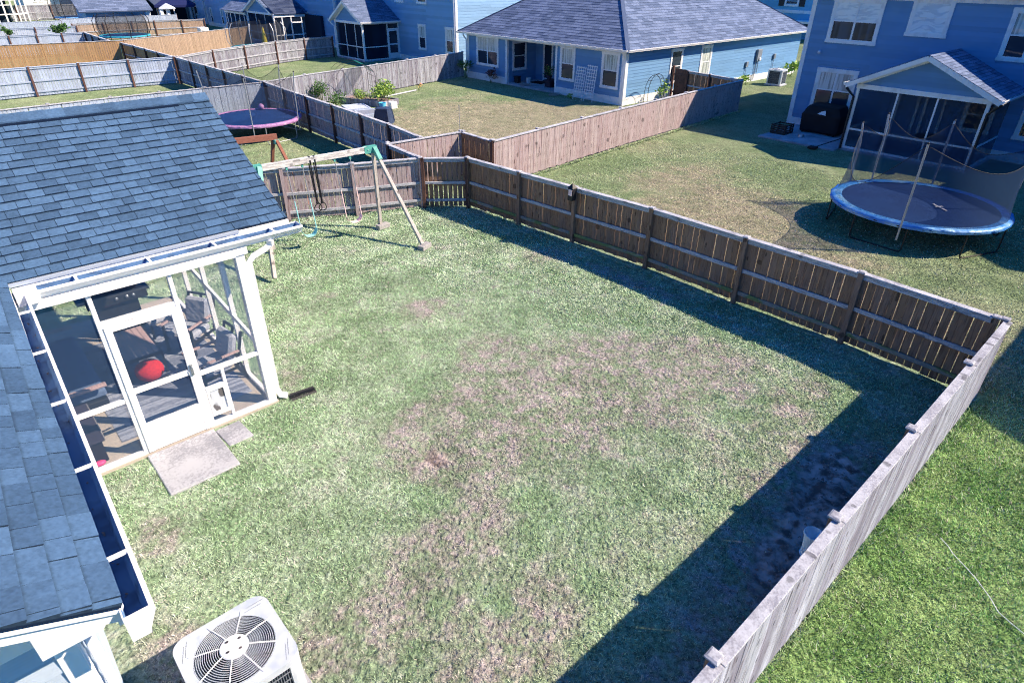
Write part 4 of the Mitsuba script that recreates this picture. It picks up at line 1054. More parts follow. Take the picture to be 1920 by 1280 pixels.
fence('dark board fence running on behind the pink trampoline towards the far yards', [(13.42, 33.35), (13.40, 36.0), (13.36, 38.6), (13.33, 41.2), (13.30, 43.8), (13.26, 46.3)], rails=1, boards='wood_grey', one_by_one=False)
fence('short sunlit board fence at the garden yard corner just behind the gate panel', [(11.2, 18.42), (14.12, 18.22)], rails=1, boards='wood_pink', posts='wood_dark')
fence('shaded board fence return at the outer corner of the garden yard', [(14.10, 18.19), (14.05, 16.48)], rails=1, boards='wood_brown')
fence('long board fence in front of the single storey house, half in shadow', [(14.08, 16.44), (16.5, 16.72), (19.2, 17.0), (21.9, 17.26), (24.6, 17.5), (27.3, 17.72), (30.1, 17.92), (32.95, 18.1)], rails=1, boards='wood_pink')
fence('dark board fence between the long pinkish fence and the single storey house', [(33.0, 18.2), (33.35, 20.3), (33.6, 21.9)], rails=1, boards='wood_brown', one_by_one=True, pitch=.155)
t = thing('wooden_gate', 'small dark wooden gate panel between two posts beside the single storey house', 'gate')
for k in range(7): put(t + '__board', beam((33.62 + .02 * k, 22.0 + .14 * k, .1), (33.62 + .02 * k, 22.0 + .14 * k, 1.62), .125, .02, up=(1, 0, 0)), 'wood_dark', tone=rng.random())
put(t + '__rail', cat([beam((33.56, 21.95, z), (33.72, 22.98, z), .03, .09) for z in (.35, 1.3)]), 'wood_dark')
put(t + '__post', beam((33.75, 23.05, 0), (33.75, 23.05, 1.75), .1, .1, up=(1, 0, 0)), 'wood_dark')
fence('low silvery board fence behind the pink trampoline', [(-3.4, 32.9), (-.9, 33.0), (1.6, 33.1), (4.08, 33.2), (6.47, 33.4), (8.5, 33.42), (10.52, 33.4), (13.38, 33.32)], rails=1, boards='wood_silver', one_by_one=True)
fence('long grey board fence behind the vegetable garden, partly in house shadow', [(13.5, 33.4), (16.1, 34.3), (18.7, 34.9), (21.3, 35.5), (23.9, 36.1), (26.5, 36.7), (29.25, 37.3)], rails=1, boards='wood_grey', one_by_one=True)
fence('pale silvery board fence with dark posts across the yard above the roof ridge', [(-5.0, 46.0), (-2.2, 46.1), (.4, 46.3), (2.95, 46.6), (5.4, 46.75), (7.9, 46.85), (10.55, 46.8), (13.22, 46.6)], rails=-1, boards='wood_silver', one_by_one=False, rail='wood_silver')
fence('weathered board fence with dark posts in front of the distant curtained porch house', [(13.3, 46.5), (16.3, 48.7), (19.1, 50.2), (22.1, 51.6), (24.9, 52.5), (27.5, 52.7)], rails=-1, boards='wood_grey', one_by_one=False)
fence('tall orange tan board fence at the left edge, boards facing the camera', [(-6, 60.2), (-1, 59.6), (3.5, 59.0), (8.0, 58.3), (13.06, 57.45)], rails=1, boards='wood_orange', one_by_one=False, h=1.75)
fence('orange brown board fence receding between the orange fence and the silvery fence', [(13.24, 46.55), (13.2, 49.8), (13.15, 52.4), (13.1, 55.0), (12.95, 57.4)], rails=1, boards='wood_orange', posts='wood_dark', one_by_one=False)
fence('tan board fence with sunlit boards in front of the netted trampoline', [(13.1, 57.6), (15.4, 58.7), (17.8, 59.9), (20.2, 61.3), (22.6, 62.6), (25.2, 63.8)], rails=1, boards='wood_tan', one_by_one=False, h=1.75)
fence('pale blue grey board fence with dark posts at far left', [(0, 68.6), (3.0, 68.6), (5.2, 68.6), (7.4, 68.65), (9.3, 68.65), (11.1, 68.7), (12.8, 68.5)], rails=-1, boards='wood_silver', one_by_one=False, rail='wood_silver')
fence('shaded board fence receding beside the far pale blue grey fence', [(12.8, 68.4), (12.75, 65.8), (12.72, 63.2), (12.7, 60.5), (12.75, 58.0)], rails=-1, boards='wood_grey', one_by_one=False)
fence('farther grey board fence with leaning plants at far left', [(2, 76.4), (5.6, 76.4), (8.3, 76.4), (10.4, 76.3), (13.7, 76.2)], rails=-1, boards='wood_silver', one_by_one=False, rail='wood_silver')
fence('tan board fence with dark posts behind the far teal trampoline', [(13.9, 79.2), (16.6, 79.3), (19.2, 79.2), (21.3, 79.0), (23.9, 78.7), (26.2, 78.5)], rails=-1, boards='wood_tan', one_by_one=False)
fence('bluish grey board fence in front of the dark canopy', [(14.2, 86.5), (17.0, 86.8), (20.0, 87.0), (23.0, 87.2), (26.2, 87.4)], rails=1, boards='wood_silver', one_by_one=False, rail='wood_silver')
fence('dark distant board fence in front of the white houses', [(10.5, 112.0), (14, 112.6), (18, 113), (22, 113), (26, 113), (30, 113)], rails=-1, boards='wood_grey', one_by_one=False, h=1.8)
fence('low pale fence below the far white-framed porch', [(4, 84.5), (8, 84.6), (11, 84.6), (14, 84.6)], rails=1, boards='wood_silver', one_by_one=False, rail='wood_silver')
# thing hung on the fence post
t = thing('solar_light', 'small dark lantern with pale pink face hung on a post of the back fence', 'lantern')
put(t + '__hood', trimesh.creation.cone(.14, .12, sections=4).apply_transform(trimesh.transformations.rotation_matrix(math.pi / 4, [0, 0, 1])).apply_translation((12.24, 11.06, 1.60)), 'black_metal')
put(t + '__body', rbx(12.15, 12.31, 10.97, 11.15, 1.26, 1.60, .015), 'black_metal')
put(t + '__face', rbx(12.138, 12.15, 10.985, 11.115, 1.40, 1.57, .004), 'swing_pink')

# bucket and cord
t = thing('plastic_bucket', 'tall white plastic bucket standing in the shade against the right fence', 'bucket')
put(t + '__body', lathe([(.0, .02), (.10, .02), (.088, .0), (.094, .10), (.088, .11), (.112, .36), (.125, .37), (.125, .40), (.115, .40), (.108, .36), (.085, .05), (0, .05)], 28, (6.72, 1.54, 0)), 'bucket_white', smooth=40)
put('cord', tube([(8.31, .45, .045), (8.22, .33, .05), (8.13, .25, .05), (8.0, .05, .05), (7.89, -.1, .05), (7.72, -.28, .05), (7.56, -.41, .05), (7.5, -.55, .05), (7.45, -.69, .05), (7.3, -1.0, .05)], .0055, 5), 'cord_white'); say('cord', 'thin white cord lying across the right lawn', 'cord')

# ================================================================ trampolines
trampoline('large blue padded trampoline with sagging black net on the lawn by the right house', (20.85, 5.2), 2.33, .78, 'pad_blue', [.16, .92, 1.28, 3.30, 5.31], [2.72, 2.80, 2.58, 2.92, 2.56], n_legs=5, padw=.115, rot=.55, sag=.5, sags=[.5, .35, 1.35, .55, .5], pole_r=.028)
for q in (0,):
    k = [x for x in scene if x.startswith('trampoline__')][0].split('__')[0]
    put(k + '__emblem', cat([xf(bx(-.30, .30, -.03, .03, .768, .775), .9, (20.95, 4.65, 0)), xf(bx(-.03, .03, -.12, .12, .7755, .781), .9, (20.98, 4.68, 0))]), 'white_plastic')
trampoline('pink and purple padded trampoline with open net poles in the neighbouring yard', (11.05, 29.25), 1.98, .80, 'pad_purple', [math.atan2(-1.7, -.8), math.atan2(-1.5, 1.3), math.atan2(1.9, .6), math.atan2(.9, 1.75), math.atan2(1.3, -1.5)], 2.72, n_legs=4, rot=.2, sag=.45, netm='net_thin', leg_mat='galv', netgap=.1, padw=.09)
put('play_ball', ball((12.0, 30.75, .93), .13), 'pad_purple', smooth=True); say('play_ball', 'pale pink ball on the rim of the pink trampoline', 'ball')
trampoline('dark enclosed trampoline with bowed pale poles in front of the porch house', (22.4, 55.6), 2.1, .9, 'pad_teal', [k * 2 * np.pi / 8 + .2 for k in range(8)], 2.7, n_legs=4, full=True, sag=.02, netm='net_far', pole_r=.035)
trampoline('teal rimmed trampoline with dark poles in a far yard', (16.9, 73.2), 2.15, .85, 'pad_teal', [k * 2 * np.pi / 8 for k in range(8)], 2.6, n_legs=4, full=True, sag=.02, netm='net_far', pole_mat='black_metal', pole_r=.035)
trampoline('tiny blue rimmed trampoline with black net far away by the white houses', (18.3, 103.0), 1.8, .85, 'pad_blue', [k * 2 * np.pi / 6 for k in range(6)], 3.2, n_legs=4, full=True, sag=.05, netm='net_far', pole_mat='black_metal', pole_r=.04)

# red swing beam in the trampoline yard
t = thing('swing_set', 'reddish timber swing frame seen just past the roof edge', 'swing set')
put(t + '__beam', beam((5.4, 20.5, 2.0), (8.1, 19.95, 2.0), .11, .17), 'lumber_red')
put(t + '__leg', beam((8.05, 19.9, 1.9), (8.35, 18.9, 0), .09, .09, up=(0, 1, 0)), 'lumber_red')
put(t + '__leg', beam((7.98, 20.0, 1.9), (8.0, 21.0, 0), .09, .09, up=(0, 1, 0)), 'lumber_red')
put(t + '__leg', beam((5.45, 20.45, 1.9), (5.3, 19.4, 0), .09, .09, up=(0, 1, 0)), 'lumber_red')
put(t + '__leg', beam((5.45, 20.55, 1.9), (5.4, 21.5, 0), .09, .09, up=(0, 1, 0)), 'lumber_red')
put(t + '__bracket', rbx(7.97, 8.13, 19.86, 20.05, 1.78, 1.92, .01), 'green_metal')
put(t + '__chain', cat([tube([(x, 20.4 - .2 * (x - 5.4), 1.92), (x + .02, 20.3 - .2 * (x - 5.4), .5)], .01, 5) for x in (6.5, 7.0)]), 'galv')

# ================================================================ vegetable garden yard
t = thing('raised_bed', 'raised wooden garden bed with leafy vegetables by the grey back fence', 'raised bed')
c = np.array([18.9, 32.75])
bd = np.array([.37, -.93]); bn = np.array([.93, .37])
L2, W2 = 1.55, .62
cr = [c + bd * a + bn * b for a, b in ((-L2, -W2), (L2, -W2), (L2, W2), (-L2, W2))]
for i in range(4): put(t + '__side_board', beam([*cr[i], .16], [*cr[(i + 1) % 4], .16], .05, .32), 'wood_grey', tone=rng.random())
put(t + '__soil', prism([(-L2, -W2), (L2, -W2), (L2, W2), (-L2, W2)], (0, 0, .24), (*c, 0), (*bd, 0), (*bn, 0)), 'soil')
plant('squash_plant', 'large yellow-green leafy plant at the right end of the garden bed', 'plant', c + bd * .9, 1.15, .70, 640, .16, 'leaf', 31, 8)
plant('vegetable_plants', 'low green vegetable leaves in the middle of the garden bed', 'plant', c - bd * .25, .52, .6, 400, .11, 'leaf', 32, 7)
plant('tomato_plant', 'bushy green plant left of the garden bed behind the fence', 'plant', (16.7, 34.05), 1.1, .6, 620, .11, 'leaf_dark', 33, 8)
plant('tomato_plant', 'low spreading green plant in front of the bushy one, just over the fence', 'plant', (16.9, 32.9), .7, .6, 420, .10, 'leaf_dark', 34, 7)
t = thing('arch_trellis', 'thin dark metal tunnel trellis with a teal cover over the garden bed', 'trellis')
ar = []
for k, (x, y) in enumerate(((17.7, 33.9), (17.95, 34.75), (18.2, 35.6))):
    a = np.linspace(0, np.pi, 13)
    u = np.array([1.15, -.35])
    ar.append([np.array([x, y, 0])] + [np.array([x + u[0] * (1 - math.cos(q)) * .9, y + u[1] * (1 - math.cos(q)) * .9, 1.25 + .75 * math.sin(q)]) for q in a] + [np.array([x + 1.8 * u[0], y + 1.8 * u[1], 0])])
for p_ in ar: put(t + '__hoop', tube(p_, .012, 5), 'black_metal')
put(t + '__crossbar', cat([tube([ar[0][i], ar[1][i], ar[2][i]], .010, 5) for i in (1, 5, 9, 13)] + [tube([a_[0] * .5 + a_[1] * .5 for a_ in ar], .010, 5), tube([a_[-1] * .5 + a_[-2] * .5 for a_ in ar], .010, 5)]), 'black_metal')
nv = []
for i in range(8, 13): nv += [ar[0][i], ar[2][i]]
put(t + '__cover', (np.array(nv) + [0, 0, .02], np.array([[2 * i, 2 * i + 1, 2 * i + 3, 2 * i + 2] for i in range(4)])), 'shade_net')
t = thing('cold_frame', 'flat wooden cold frame with pale panels on the grass by the garden fence', 'cold frame')
for j, (cx, cy) in enumerate(((17.5, 31.75), (17.3, 30.1))):
    rz = -.25
    put(t + '__frame', cat([xf(rbx(*q, .005), rz, (cx, cy, 0)) for q in ((-.62, .62, -.72, -.64, .0, .16), (-.62, .62, .64, .72, 0, .16), (-.62, -.54, -.64, .64, 0, .159), (.54, .62, -.64, .64, 0, .159))]), 'wood_silver')
    put(t + '__panel', xf(bx(-.54, .54, -.64, .64, .12, .132), rz, (cx, cy, 0)), 'galv' if j else 'ac_paint')
t = thing('compost_bin', 'dark blue tapered compost bin by the garden fence', 'compost bin')
c0 = np.array([16.75, 27.75]); 
q = lambda s, z: [[c0[0] + s * (x * .8 - y * .6), c0[1] + s * (x * .6 + y * .8), z] for x, y in ((-1, -1), (1, -1), (1, 1), (-1, 1))]
m = trimesh.convex.convex_hull(np.array(q(.38, 0) + q(.29, .72))); put(t + '__body', m, 'bin_blue')
m = trimesh.convex.convex_hull(np.array(q(.33, .722) + q(.31, .75) + q(.16, .78))); put(t + '__lid', m, 'bin_blue')
put(t + '__rib', cat([beam(q(.385, .08)[i], q(.305, .66)[i], .04, .04, up=(1, 0, 0)) for i in range(4)]), 'bin_blue')
put('blue_tub', lathe([(0, .78), (.15, .78), (.18, .94), (.165, .94), (.14, .81), (0, .81)], 18, (16.85, 27.95, 0)), 'cyan_plastic', smooth=40); say('blue_tub', 'small light blue tub on top of the dark compost bin', 'tub')
put('white_box', rbx(18.95, 19.35, 30.55, 30.85, 0, .34, .02), 'white_plastic'); say('white_box', 'small white box at the near end of the garden bed', 'box')
put('edging_pipe', tube([(20.43, 33.72, .05), (21.8, 34.1, .05), (23.27, 34.5, .05)], .05, 6), 'galv'); say('edging_pipe', 'long pale pipe lying on the grass beyond the garden bed', 'pipe')
put('bird_bath_base', lathe([(0, .05), (.32, .05), (.36, 0.02), (.3, .08), (.05, .12), (0, .12)], 18, (17.1, 22.2, 0)), 'stone', smooth=40); say('bird_bath_base', 'round grey stone ring on the dry garden lawn', 'stone ring')
put('bird_pole', tube([(17.1, 22.2, .1), (17.1, 22.2, 1.6)], .012, 6), 'galv'); say('bird_pole', 'thin metal pole standing in the round stone ring', 'pole')
put('lawn_sprinkler', cat([rbx(20.6, 21.1, 20.0, 20.18, .02, .1, .02), tube([(21.1, 20.1, .06), (22.5, 20.8, .05), (24.0, 21.2, .05)], .02, 5)]), 'galv'); say('lawn_sprinkler', 'small pale sprinkler with hose on the dry lawn of the garden yard', 'sprinkler')
plant('flower_clump', 'tiny clump with reddish flowers at the end of the pale pipe', 'plant', (23.6, 34.6), .35, .25, 40, .1, 'flower', 41, 3)

# ================================================================ single storey house
def roof_hip(root, x0, x1, y0, y1, ze, pitch, bsdf, rise_x=True, expo=.15, wmin=.5, wmax=1.1, over=.45):
    a, b, c_, d = x0 - over, x1 + over, y0 - over, y1 + over
    if (d - c_) < (b - a):
        r = (d - c_) / 2; zr = ze + pitch * r
        R0, R1 = np.array([a + r, (c_ + d) / 2, zr]), np.array([b - r, (c_ + d) / 2, zr])
        polys = [([a, c_], [b, c_], [R1, R0]), ([b, d], [a, d], [R0, R1]), ([a, d], [a, c_], [R0]), ([b, c_], [b, d], [R1])]
    else:
        r = (b - a) / 2; zr = ze + pitch * r
        R0, R1 = np.array([(a + b) / 2, c_ + r, zr]), np.array([(a + b) / 2, d - r, zr])
        polys = [([a, d], [a, c_], [R0, R1]), ([b, c_], [b, d], [R1, R0]), ([a, c_], [b, c_], [R0]), ([b, d], [a, d], [R1])]
    for k, (p, q, top) in enumerate(polys):
        P = [np.array([*p, ze]), np.array([*q, ze]), *[np.asarray(t_, float) for t_ in top]]
        rf = roof_slab(root + '__roof', P, .06, bsdf)
        seen = (p[0] == q[0] == a) or (p[1] == q[1] == c_)
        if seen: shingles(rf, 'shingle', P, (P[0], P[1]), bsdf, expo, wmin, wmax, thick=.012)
        if seen and len(top) == 2 or seen:
            for e, tt in ((P[0], P[-1]), (P[1], P[2])):
                put(rf + '__hip_cap', beam(e + [0, 0, .02], tt + [0, 0, .02], .22, .03), bsdf, tone=.2)
    return R0, R1
R = thing('single_storey_house', 'blue single storey house with large grey hip roof beyond the garden yard', 'house')
RX, RY, RX1, RY1, RE = 29.3, 23.15, 49.4, 36.9, 2.86
put(R + '__wall', bx(RX + .03, RX1, RY + .03, RY1, 0, RE), 'siding_blue') if False else None
OP = (28.45, 32.8)      # porch opening along y
put(R + '__wall', cat([bx(RX + .03, RX1 - .03, RY + .03, OP[0], .0, RE), bx(RX + .03, RX1 - .03, OP[1], RY1, 0, RE), bx(RX + 2.6, RX1 - .03, OP[0], OP[1], 0, RE)]), 'siding_blue')
put(R + '__porch_ceiling', bx(RX + .1, RX + 2.6, OP[0], OP[1], RE - .16, RE - .13), 'grey_soffit')
put(R + '__porch_slab', bx(RX - .05, RX + 2.6, OP[0] + .01, OP[1] - .01, -.1, .10), 'concrete')
wins = [(33.62, 35.86, .93, 2.79), (26.83, 28.05, .83, 2.72), (23.55, 24.82, .79, 2.68)]
hol = lambda ws: [(a, b, c_, d) for a, b, c_, d in ws]
siding_wall(R, (RX + .03, 0), (0, 1), (-1, 0), (RY + .25, OP[0] - .14, .42, RE - .18), hol(wins[1:]), 'siding_blue', .17, one_by_one=True)
siding_wall(R, (RX + .03, 0), (0, 1), (-1, 0), (OP[1] + .14, RY1 - .22, .42, RE - .18), hol(wins[:1]), 'siding_blue', .17, one_by_one=True)
siding_wall(R, (0, RY + .03), (1, 0), (0, -1), (RX + .25, RX1 - .2, .42, RE - .15), [(33.45, 34.62, .75, 2.6), (36.55, 37.72, .75, 2.6)], 'siding_blue', .17, one_by_one=True)
window(R, (RX + .01, 0), (0, 1), (-1, 0), *wins[0][:2], wins[0][2], wins[0][3], 2, back='blind', low='dark_inside', grid=1)
window(R, (RX + .01, 0), (0, 1), (-1, 0), *wins[1][:2], wins[1][2], wins[1][3], 1, back='blind', low='dark_inside')
window(R, (RX + .01, 0), (0, 1), (-1, 0), *wins[2][:2], wins[2][2], wins[2][3], 1, back='blind', low='dark_inside')
window(R, (0, RY + .01), (1, 0), (0, -1), 33.45, 34.62, .75, 2.62, 1, back='dark_inside')
window(R, (0, RY + .01), (1, 0), (0, -1), 36.55, 37.72, .75, 2.62, 1, back='blind')
tr = lambda *a: rbx(*a, .004)
put(R + '__corner_board', cat([tr(RX - .01, RX + .03, RY + .0, RY + .25, .0, RE - .2), tr(RX + .031, RX + .25, RY - .01, RY + .03, .0, RE - .2)]), 'white_trim')
put(R + '__corner_board', tr(RX - .01, RX + .03, RY1 - .22, RY1, .0, RE - .2), 'white_trim')
put(R + '__skirt_board', cat([tr(RX - .012, RX + .03, RY + .251, OP[0] - .141, .0, .42), tr(RX - .012, RX + .03, OP[1] + .141, RY1 - .221, .0, .42)]), 'white_trim')
put(R + '__foundation', tr(RX + .26, RX1 - .1, RY - .005, RY + .03, .0, .42), 'white_trim')
put(R + '__porch_post', cat([tr(RX - .015, RX + .14, OP[0] - .14, OP[0] + .01, .0, RE - .2)]), 'white_trim')
put(R + '__porch_post', cat([tr(RX - .015, RX + .14, OP[1] - .01, OP[1] + .14, .0, RE - .2)]), 'white_trim')
put(R + '__frieze_board', cat([tr(RX - .02, RX + .032, RY - .01, RY1, RE - .2, RE - .01), tr(RX + .033, RX1, RY - .02, RY + .032, RE - .16, RE - .01)]), 'white_trim')
put(R + '__soffit', bx(RX - .44, RX1 + .44, RY - .44, RY1 + .44, RE - .008, RE + .004), 'grey_soffit')
R0, R1 = roof_hip(R, RX, RX1, RY, RY1, RE + .03, .60, 'shingle_grey', expo=.24, wmin=.3, wmax=.8)
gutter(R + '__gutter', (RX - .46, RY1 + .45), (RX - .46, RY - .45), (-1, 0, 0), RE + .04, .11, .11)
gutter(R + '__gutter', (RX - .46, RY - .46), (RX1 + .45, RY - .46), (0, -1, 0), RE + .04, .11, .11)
for x, y in ((RX - .06, RY - .06), (RX - .06, RY1 - .02)):
    put(R + '__downspout', tube([(x - .42, y - .2, RE - .06), (x - .38, y - .16, RE - .18), (x - .02, y, RE - .45), (x - .02, y, .1)], .045, 7), 'white_metal', smooth=50)
put(R + '__roof_vent', xf(rbx(-.18, .18, -.16, .16, 0, .14, .03), .0, (43.5, 26.2, RE + .05 + .6 * (26.2 - RY + .45))), 'black_metal')
# recessed porch: inner walls, windows, door
bwx = RX + 2.6
siding_wall(R, (bwx, 0), (0, 1), (-1, 0), (OP[0], OP[1], .12, RE - .2), [(29.0, 30.4, .9, 2.5), (31.2, 32.0, .1, 2.35)], 'siding_blue', .17, one_by_one=False)
siding_wall(R, (0, OP[1]), (1, 0), (0, -1), (RX + .15, bwx - .02, .12, RE - .2), [(RX + .5, RX + 1.75, .75, 2.6)], 'siding_blue', .17, one_by_one=False)
window(R, (bwx - .02, 0), (0, 1), (-1, 0), 29.05, 30.35, .95, 2.45, 1, back='dark_inside', grid=1)
window(R, (0, OP[1] - .02), (1, 0), (0, -1), RX + .45, RX + 1.7, .8, 2.55, 1, back='dark_inside')
dr_ = put(R + '__door', cat([wbox((bwx - .01, 0), (0, 1), (-1, 0), 31.15, 31.27, .1, 2.3, 0, .06), wbox((bwx - .01, 0), (0, 1), (-1, 0), 31.93, 32.05, .1, 2.3, 0, .06), wbox((bwx - .01, 0), (0, 1), (-1, 0), 31.15, 32.05, 2.3, 2.42, 0, .06)]), 'white_trim')
put(dr_ + '__pane', wbox((bwx - .01, 0), (0, 1), (-1, 0), 31.28, 31.92, .3, 2.28, .02, .03), 'dark_inside')
put(dr_ + '__kick_plate', wbox((bwx - .01, 0), (0, 1), (-1, 0), 31.28, 31.92, .1, .29, .02, .035), 'white_trim')
# things on that porch
t = thing('wicker_sofa', 'dark wicker sofa on the recessed porch of the single storey house', 'sofa')
put(t + '__seat', rbx(30.2, 31.6, 28.6, 29.35, .10, .52, .04), 'wicker'); put(t + '__back', rbx(30.2, 31.6, 28.5, 28.68, .53, .95, .04), 'wicker')
put('throw_pillow', xf(rbx(-.07, .07, -.22, .22, -.2, .2, .06), .4, (31.2, 29.6, .78)), 'pillow_c'); say('throw_pillow', 'pale square pillow on the dark porch seat', 'pillow')
t = thing('porch_bench', 'low dark bench in the middle of the recessed porch', 'bench')
put(t + '__seat', rbx(30.0, 31.5, 29.5, 30.2, .42, .52, .02), 'wicker')
put(t + '__base', rbx(30.1, 31.4, 29.6, 30.1, .10, .419, .02), 'wicker')
t = thing('flower_pot', 'potted flowering plant on the low porch bench', 'potted plant')
put(t + '__pot', lathe([(0, .52), (.14, .52), (.19, .8), (.16, .8), (0, .76)], 16, (30.3, 29.9, 0)), 'wicker', smooth=40)
put(t + '__foliage', leaf_cluster((30.3, 29.9, 1.05), .34, 150, .14, 51), 'leaf_dark')
put(t + '__flower', leaf_cluster((30.3, 29.9, 1.12), .34, 24, .09, 52), 'flower')
put('door_mat', bx(30.6, 31.5, 31.0, 32.1, .102, .115), 'mat_dark'); say('door_mat', 'dark mat in front of the recessed porch door', 'mat')
t = thing('storage_cube', 'small dark cube by the left post of the recessed porch', 'box'); put(t + '__body', rbx(29.75, 30.05, 32.25, 32.6, .1, .46, .02), 'black_plastic'); put(t + '__lid', rbx(29.73, 30.07, 32.23, 32.62, .461, .5, .01), 'black_plastic')
put('plant_pot', lathe([(0, .1), (.13, .1), (.17, .42), (.14, .42), (0, .38)], 16, (30.4, 31.9, 0)), 'pillow_c', smooth=40); say('plant_pot', 'empty pale pot beside the small dark cube on the porch', 'pot')
put('watering_tray', lathe([(0, .1), (.3, .1), (.34, .16), (.3, .15), (0, .13)], 18, (29.6, 31.4, 0)), 'stone', smooth=40); say('watering_tray', 'shallow round tray at the front edge of the recessed porch', 'tray')
plant('porch_shrub', 'dark upright shrub at the far left corner of the single storey house', 'shrub', (28.9, 36.6), 1.15, .45, 200, .16, 'leaf_dark', 61, 5)
plant('porch_shrub', 'small reddish shrub left of the recessed porch', 'shrub', (28.85, 33.9), .8, .45, 180, .14, 'leaf_red', 62, 5)
plant('weed_clump', 'small green weeds at the foot of the white trellis', 'plant', (28.8, 26.5), .22, .3, 50, .12, 'leaf', 63, 3)
put('garden_hose', tube([(28.7 + .35 * math.cos(a) + .01 * a, 27.9 + .3 * math.sin(a), .03 + .006 * a) for a in np.linspace(0, 14, 60)], .018, 5), 'stone'); say('garden_hose', 'coiled grey hose on the ground in front of the middle window', 'hose')
for k, (y, h, lab) in enumerate(((26.05, 1.78, 'white lattice trellis leaning between the windows, left one of the pair'), (25.22, 1.92, 'white lattice trellis leaning between the windows, right one of the pair'))):
    t = thing('lattice_trellis', lab, 'trellis')
    x0 = 28.75
    P = lambda u, z: np.array([x0 + .28 * z / h, y + u, z])
    for i in range(5): put(t + '__upright', beam(P(-.33 + i * .165, .0 if i in (0, 4) else .22), P(-.33 + i * .165, h), .035, .02, up=(1, 0, 0)), 'white_plastic')
    for i in range(10): put(t + '__crosspiece', beam(P(-.36, .25 + i * (h - .3) / 9) - [.022, 0, 0], P(.36, .25 + i * (h - .3) / 9) - [.022, 0, 0], .02, .035), 'white_plastic')
t = thing('metal_arch', 'thin dark metal arch trellis by the sunlit corner of the single storey house', 'trellis')
for o in (0, .45):
    a = np.linspace(0, np.pi, 15)
    put(t + '__hoop', tube([(30.0 + o, 22.2 + .2 * o, 0)] + [(30.0 + o + .75 * (1 - math.cos(q)), 22.2 + .2 * o, .75 + .85 * math.sin(q)) for q in a] + [(31.5 + o, 22.2 + .2 * o, 0)], .016, 5), 'black_metal')
put(t + '__crossbar', cat([tube([(30.0 + .75 * (1 - math.cos(q)), 22.2, .75 + .85 * math.sin(q)), (30.45 + .75 * (1 - math.cos(q)), 22.29, .75 + .85 * math.sin(q))], .012, 5) for q in np.linspace(.2, 2.9, 6)]), 'black_metal')
plant('climbing_plant', 'green climbing plant on the metal arch trellis', 'plant', (31.7, 22.2), 1.15, .32, 120, .16, 'leaf', 64, 4, flat=1.4)
# meters, cables and condenser on the sunlit wall
t = thing('meter_box', 'grey electric meter box with conduits on the sunlit house wall', 'meter box')
put(t + '__cabinet', rbx(43.2, 43.75, RY - .17, RY - .022, 1.25, 2.0, .02), 'ac_grey')
put(t + '__meter', tube([(43.5, RY - .17, 1.42), (43.5, RY - .25, 1.42)], .1, 14), 'white_plastic')
put(t + '__conduit', cat([tube([(43.3, RY - .06, 1.25), (43.3, RY - .06, .1)], .03, 6), tube([(43.6, RY - .06, 1.25), (43.6, RY - .06, .5), (43.0, RY - .06, .4), (43.0, RY - .06, .05)], .025, 6)]), 'ac_grey')
for lab, x, z in (('small grey utility box low on the sunlit wall left of the meter', 42.0, 1.0), ('small grey utility box on the sunlit wall right of the meter', 45.6, 1.25)):
    t = thing('utility_box', lab, 'utility box'); put(t + '__case', rbx(x, x + .25, RY - .13, RY - .022, z, z + .32, .015), 'ac_grey'); put(t + '__conduit', tube([(x + .12, RY - .06, z), (x + .12, RY - .06, .1)], .02, 6), 'ac_grey')
condenser('distant dark-sided air conditioner on the lawn by the sunlit house wall', 43.1, 21.3, .1, s=.5, h=.95, fine=False)
plant('wall_weeds', 'bright green weeds under the meter box', 'plant', (41.6, 22.6), .4, .45, 90, .2, 'leaf', 65, 4)
plant('wall_weeds', 'tall bright weeds behind the distant air conditioner', 'plant', (47.5, 22.5), .8, .6, 140, .3, 'leaf', 66, 5)

# ================================================================ two storey house at the right
B = thing('two_storey_house', 'tall blue two storey house at the right with gabled screen porch', 'house')
BX, BY0, BY1, BE = 32.04, -9.0, 14.85, 5.75
put(B + '__wall', bx(BX + .03, 44.0, BY0, BY1 - .03, 0, BE), 'siding_blue')
bw = [(11.68, 13.86, 3.78, 5.56, 2, 'foil', 'drape'), (9.06, 10.6, 4.26, 5.66, 1, 'foil', 'foil'), (5.4, 7.05, 3.63, 5.45, 2, 'blind', 'dark_inside'), (12.02, 13.9, .88, 2.70, 2, 'blind', 'dark_inside'), (4.0, 5.55, .88, 2.70, 2, 'blind', 'dark_inside')]
siding_wall(B, (BX + .03, 0), (0, 1), (-1, 0), (2.0, BY1 - .2, .38, BE - .2), [(a, b, c_, d) for a, b, c_, d, *_ in bw] + [(6.3, 10.4, .0, 2.6)], 'siding_blue', .175)
siding_wall(B, (0, BY1 - .03), (1, 0), (0, 1), (BX + .2, 43.8, .38, BE - .2), [], 'siding_blue', .175, one_by_one=False)
for a, b, c_, d, l, bk, lo in bw:
    window(B, (BX + .01, 0), (0, 1), (-1, 0), a, b, c_, d, l, back=bk, low=lo, trim=.13)
put(B + '__corner_board', tr(BX - .01, BX + .03, BY1 - .2, BY1, .0, BE - .2), 'white_trim')
put(B + '__skirt_board', tr(BX - .014, BX + .03, 1.0, BY1 - .201, .0, .38), 'white_trim')
put(B + '__frieze_board', tr(BX - .02, BX + .032, 0.0, BY1 + .01, BE - .2, BE - .01), 'white_trim')
put(B + '__soffit', bx(BX - .5, 44.5, BY0 - .5, BY1 + .5, BE, BE + .02), 'white_trim')
roof_hip(B, BX, 44.0, BY0, BY1, BE + .04, .55, 'shingle_dark', expo=.3, wmin=1.5, wmax=2.5, over=.5)
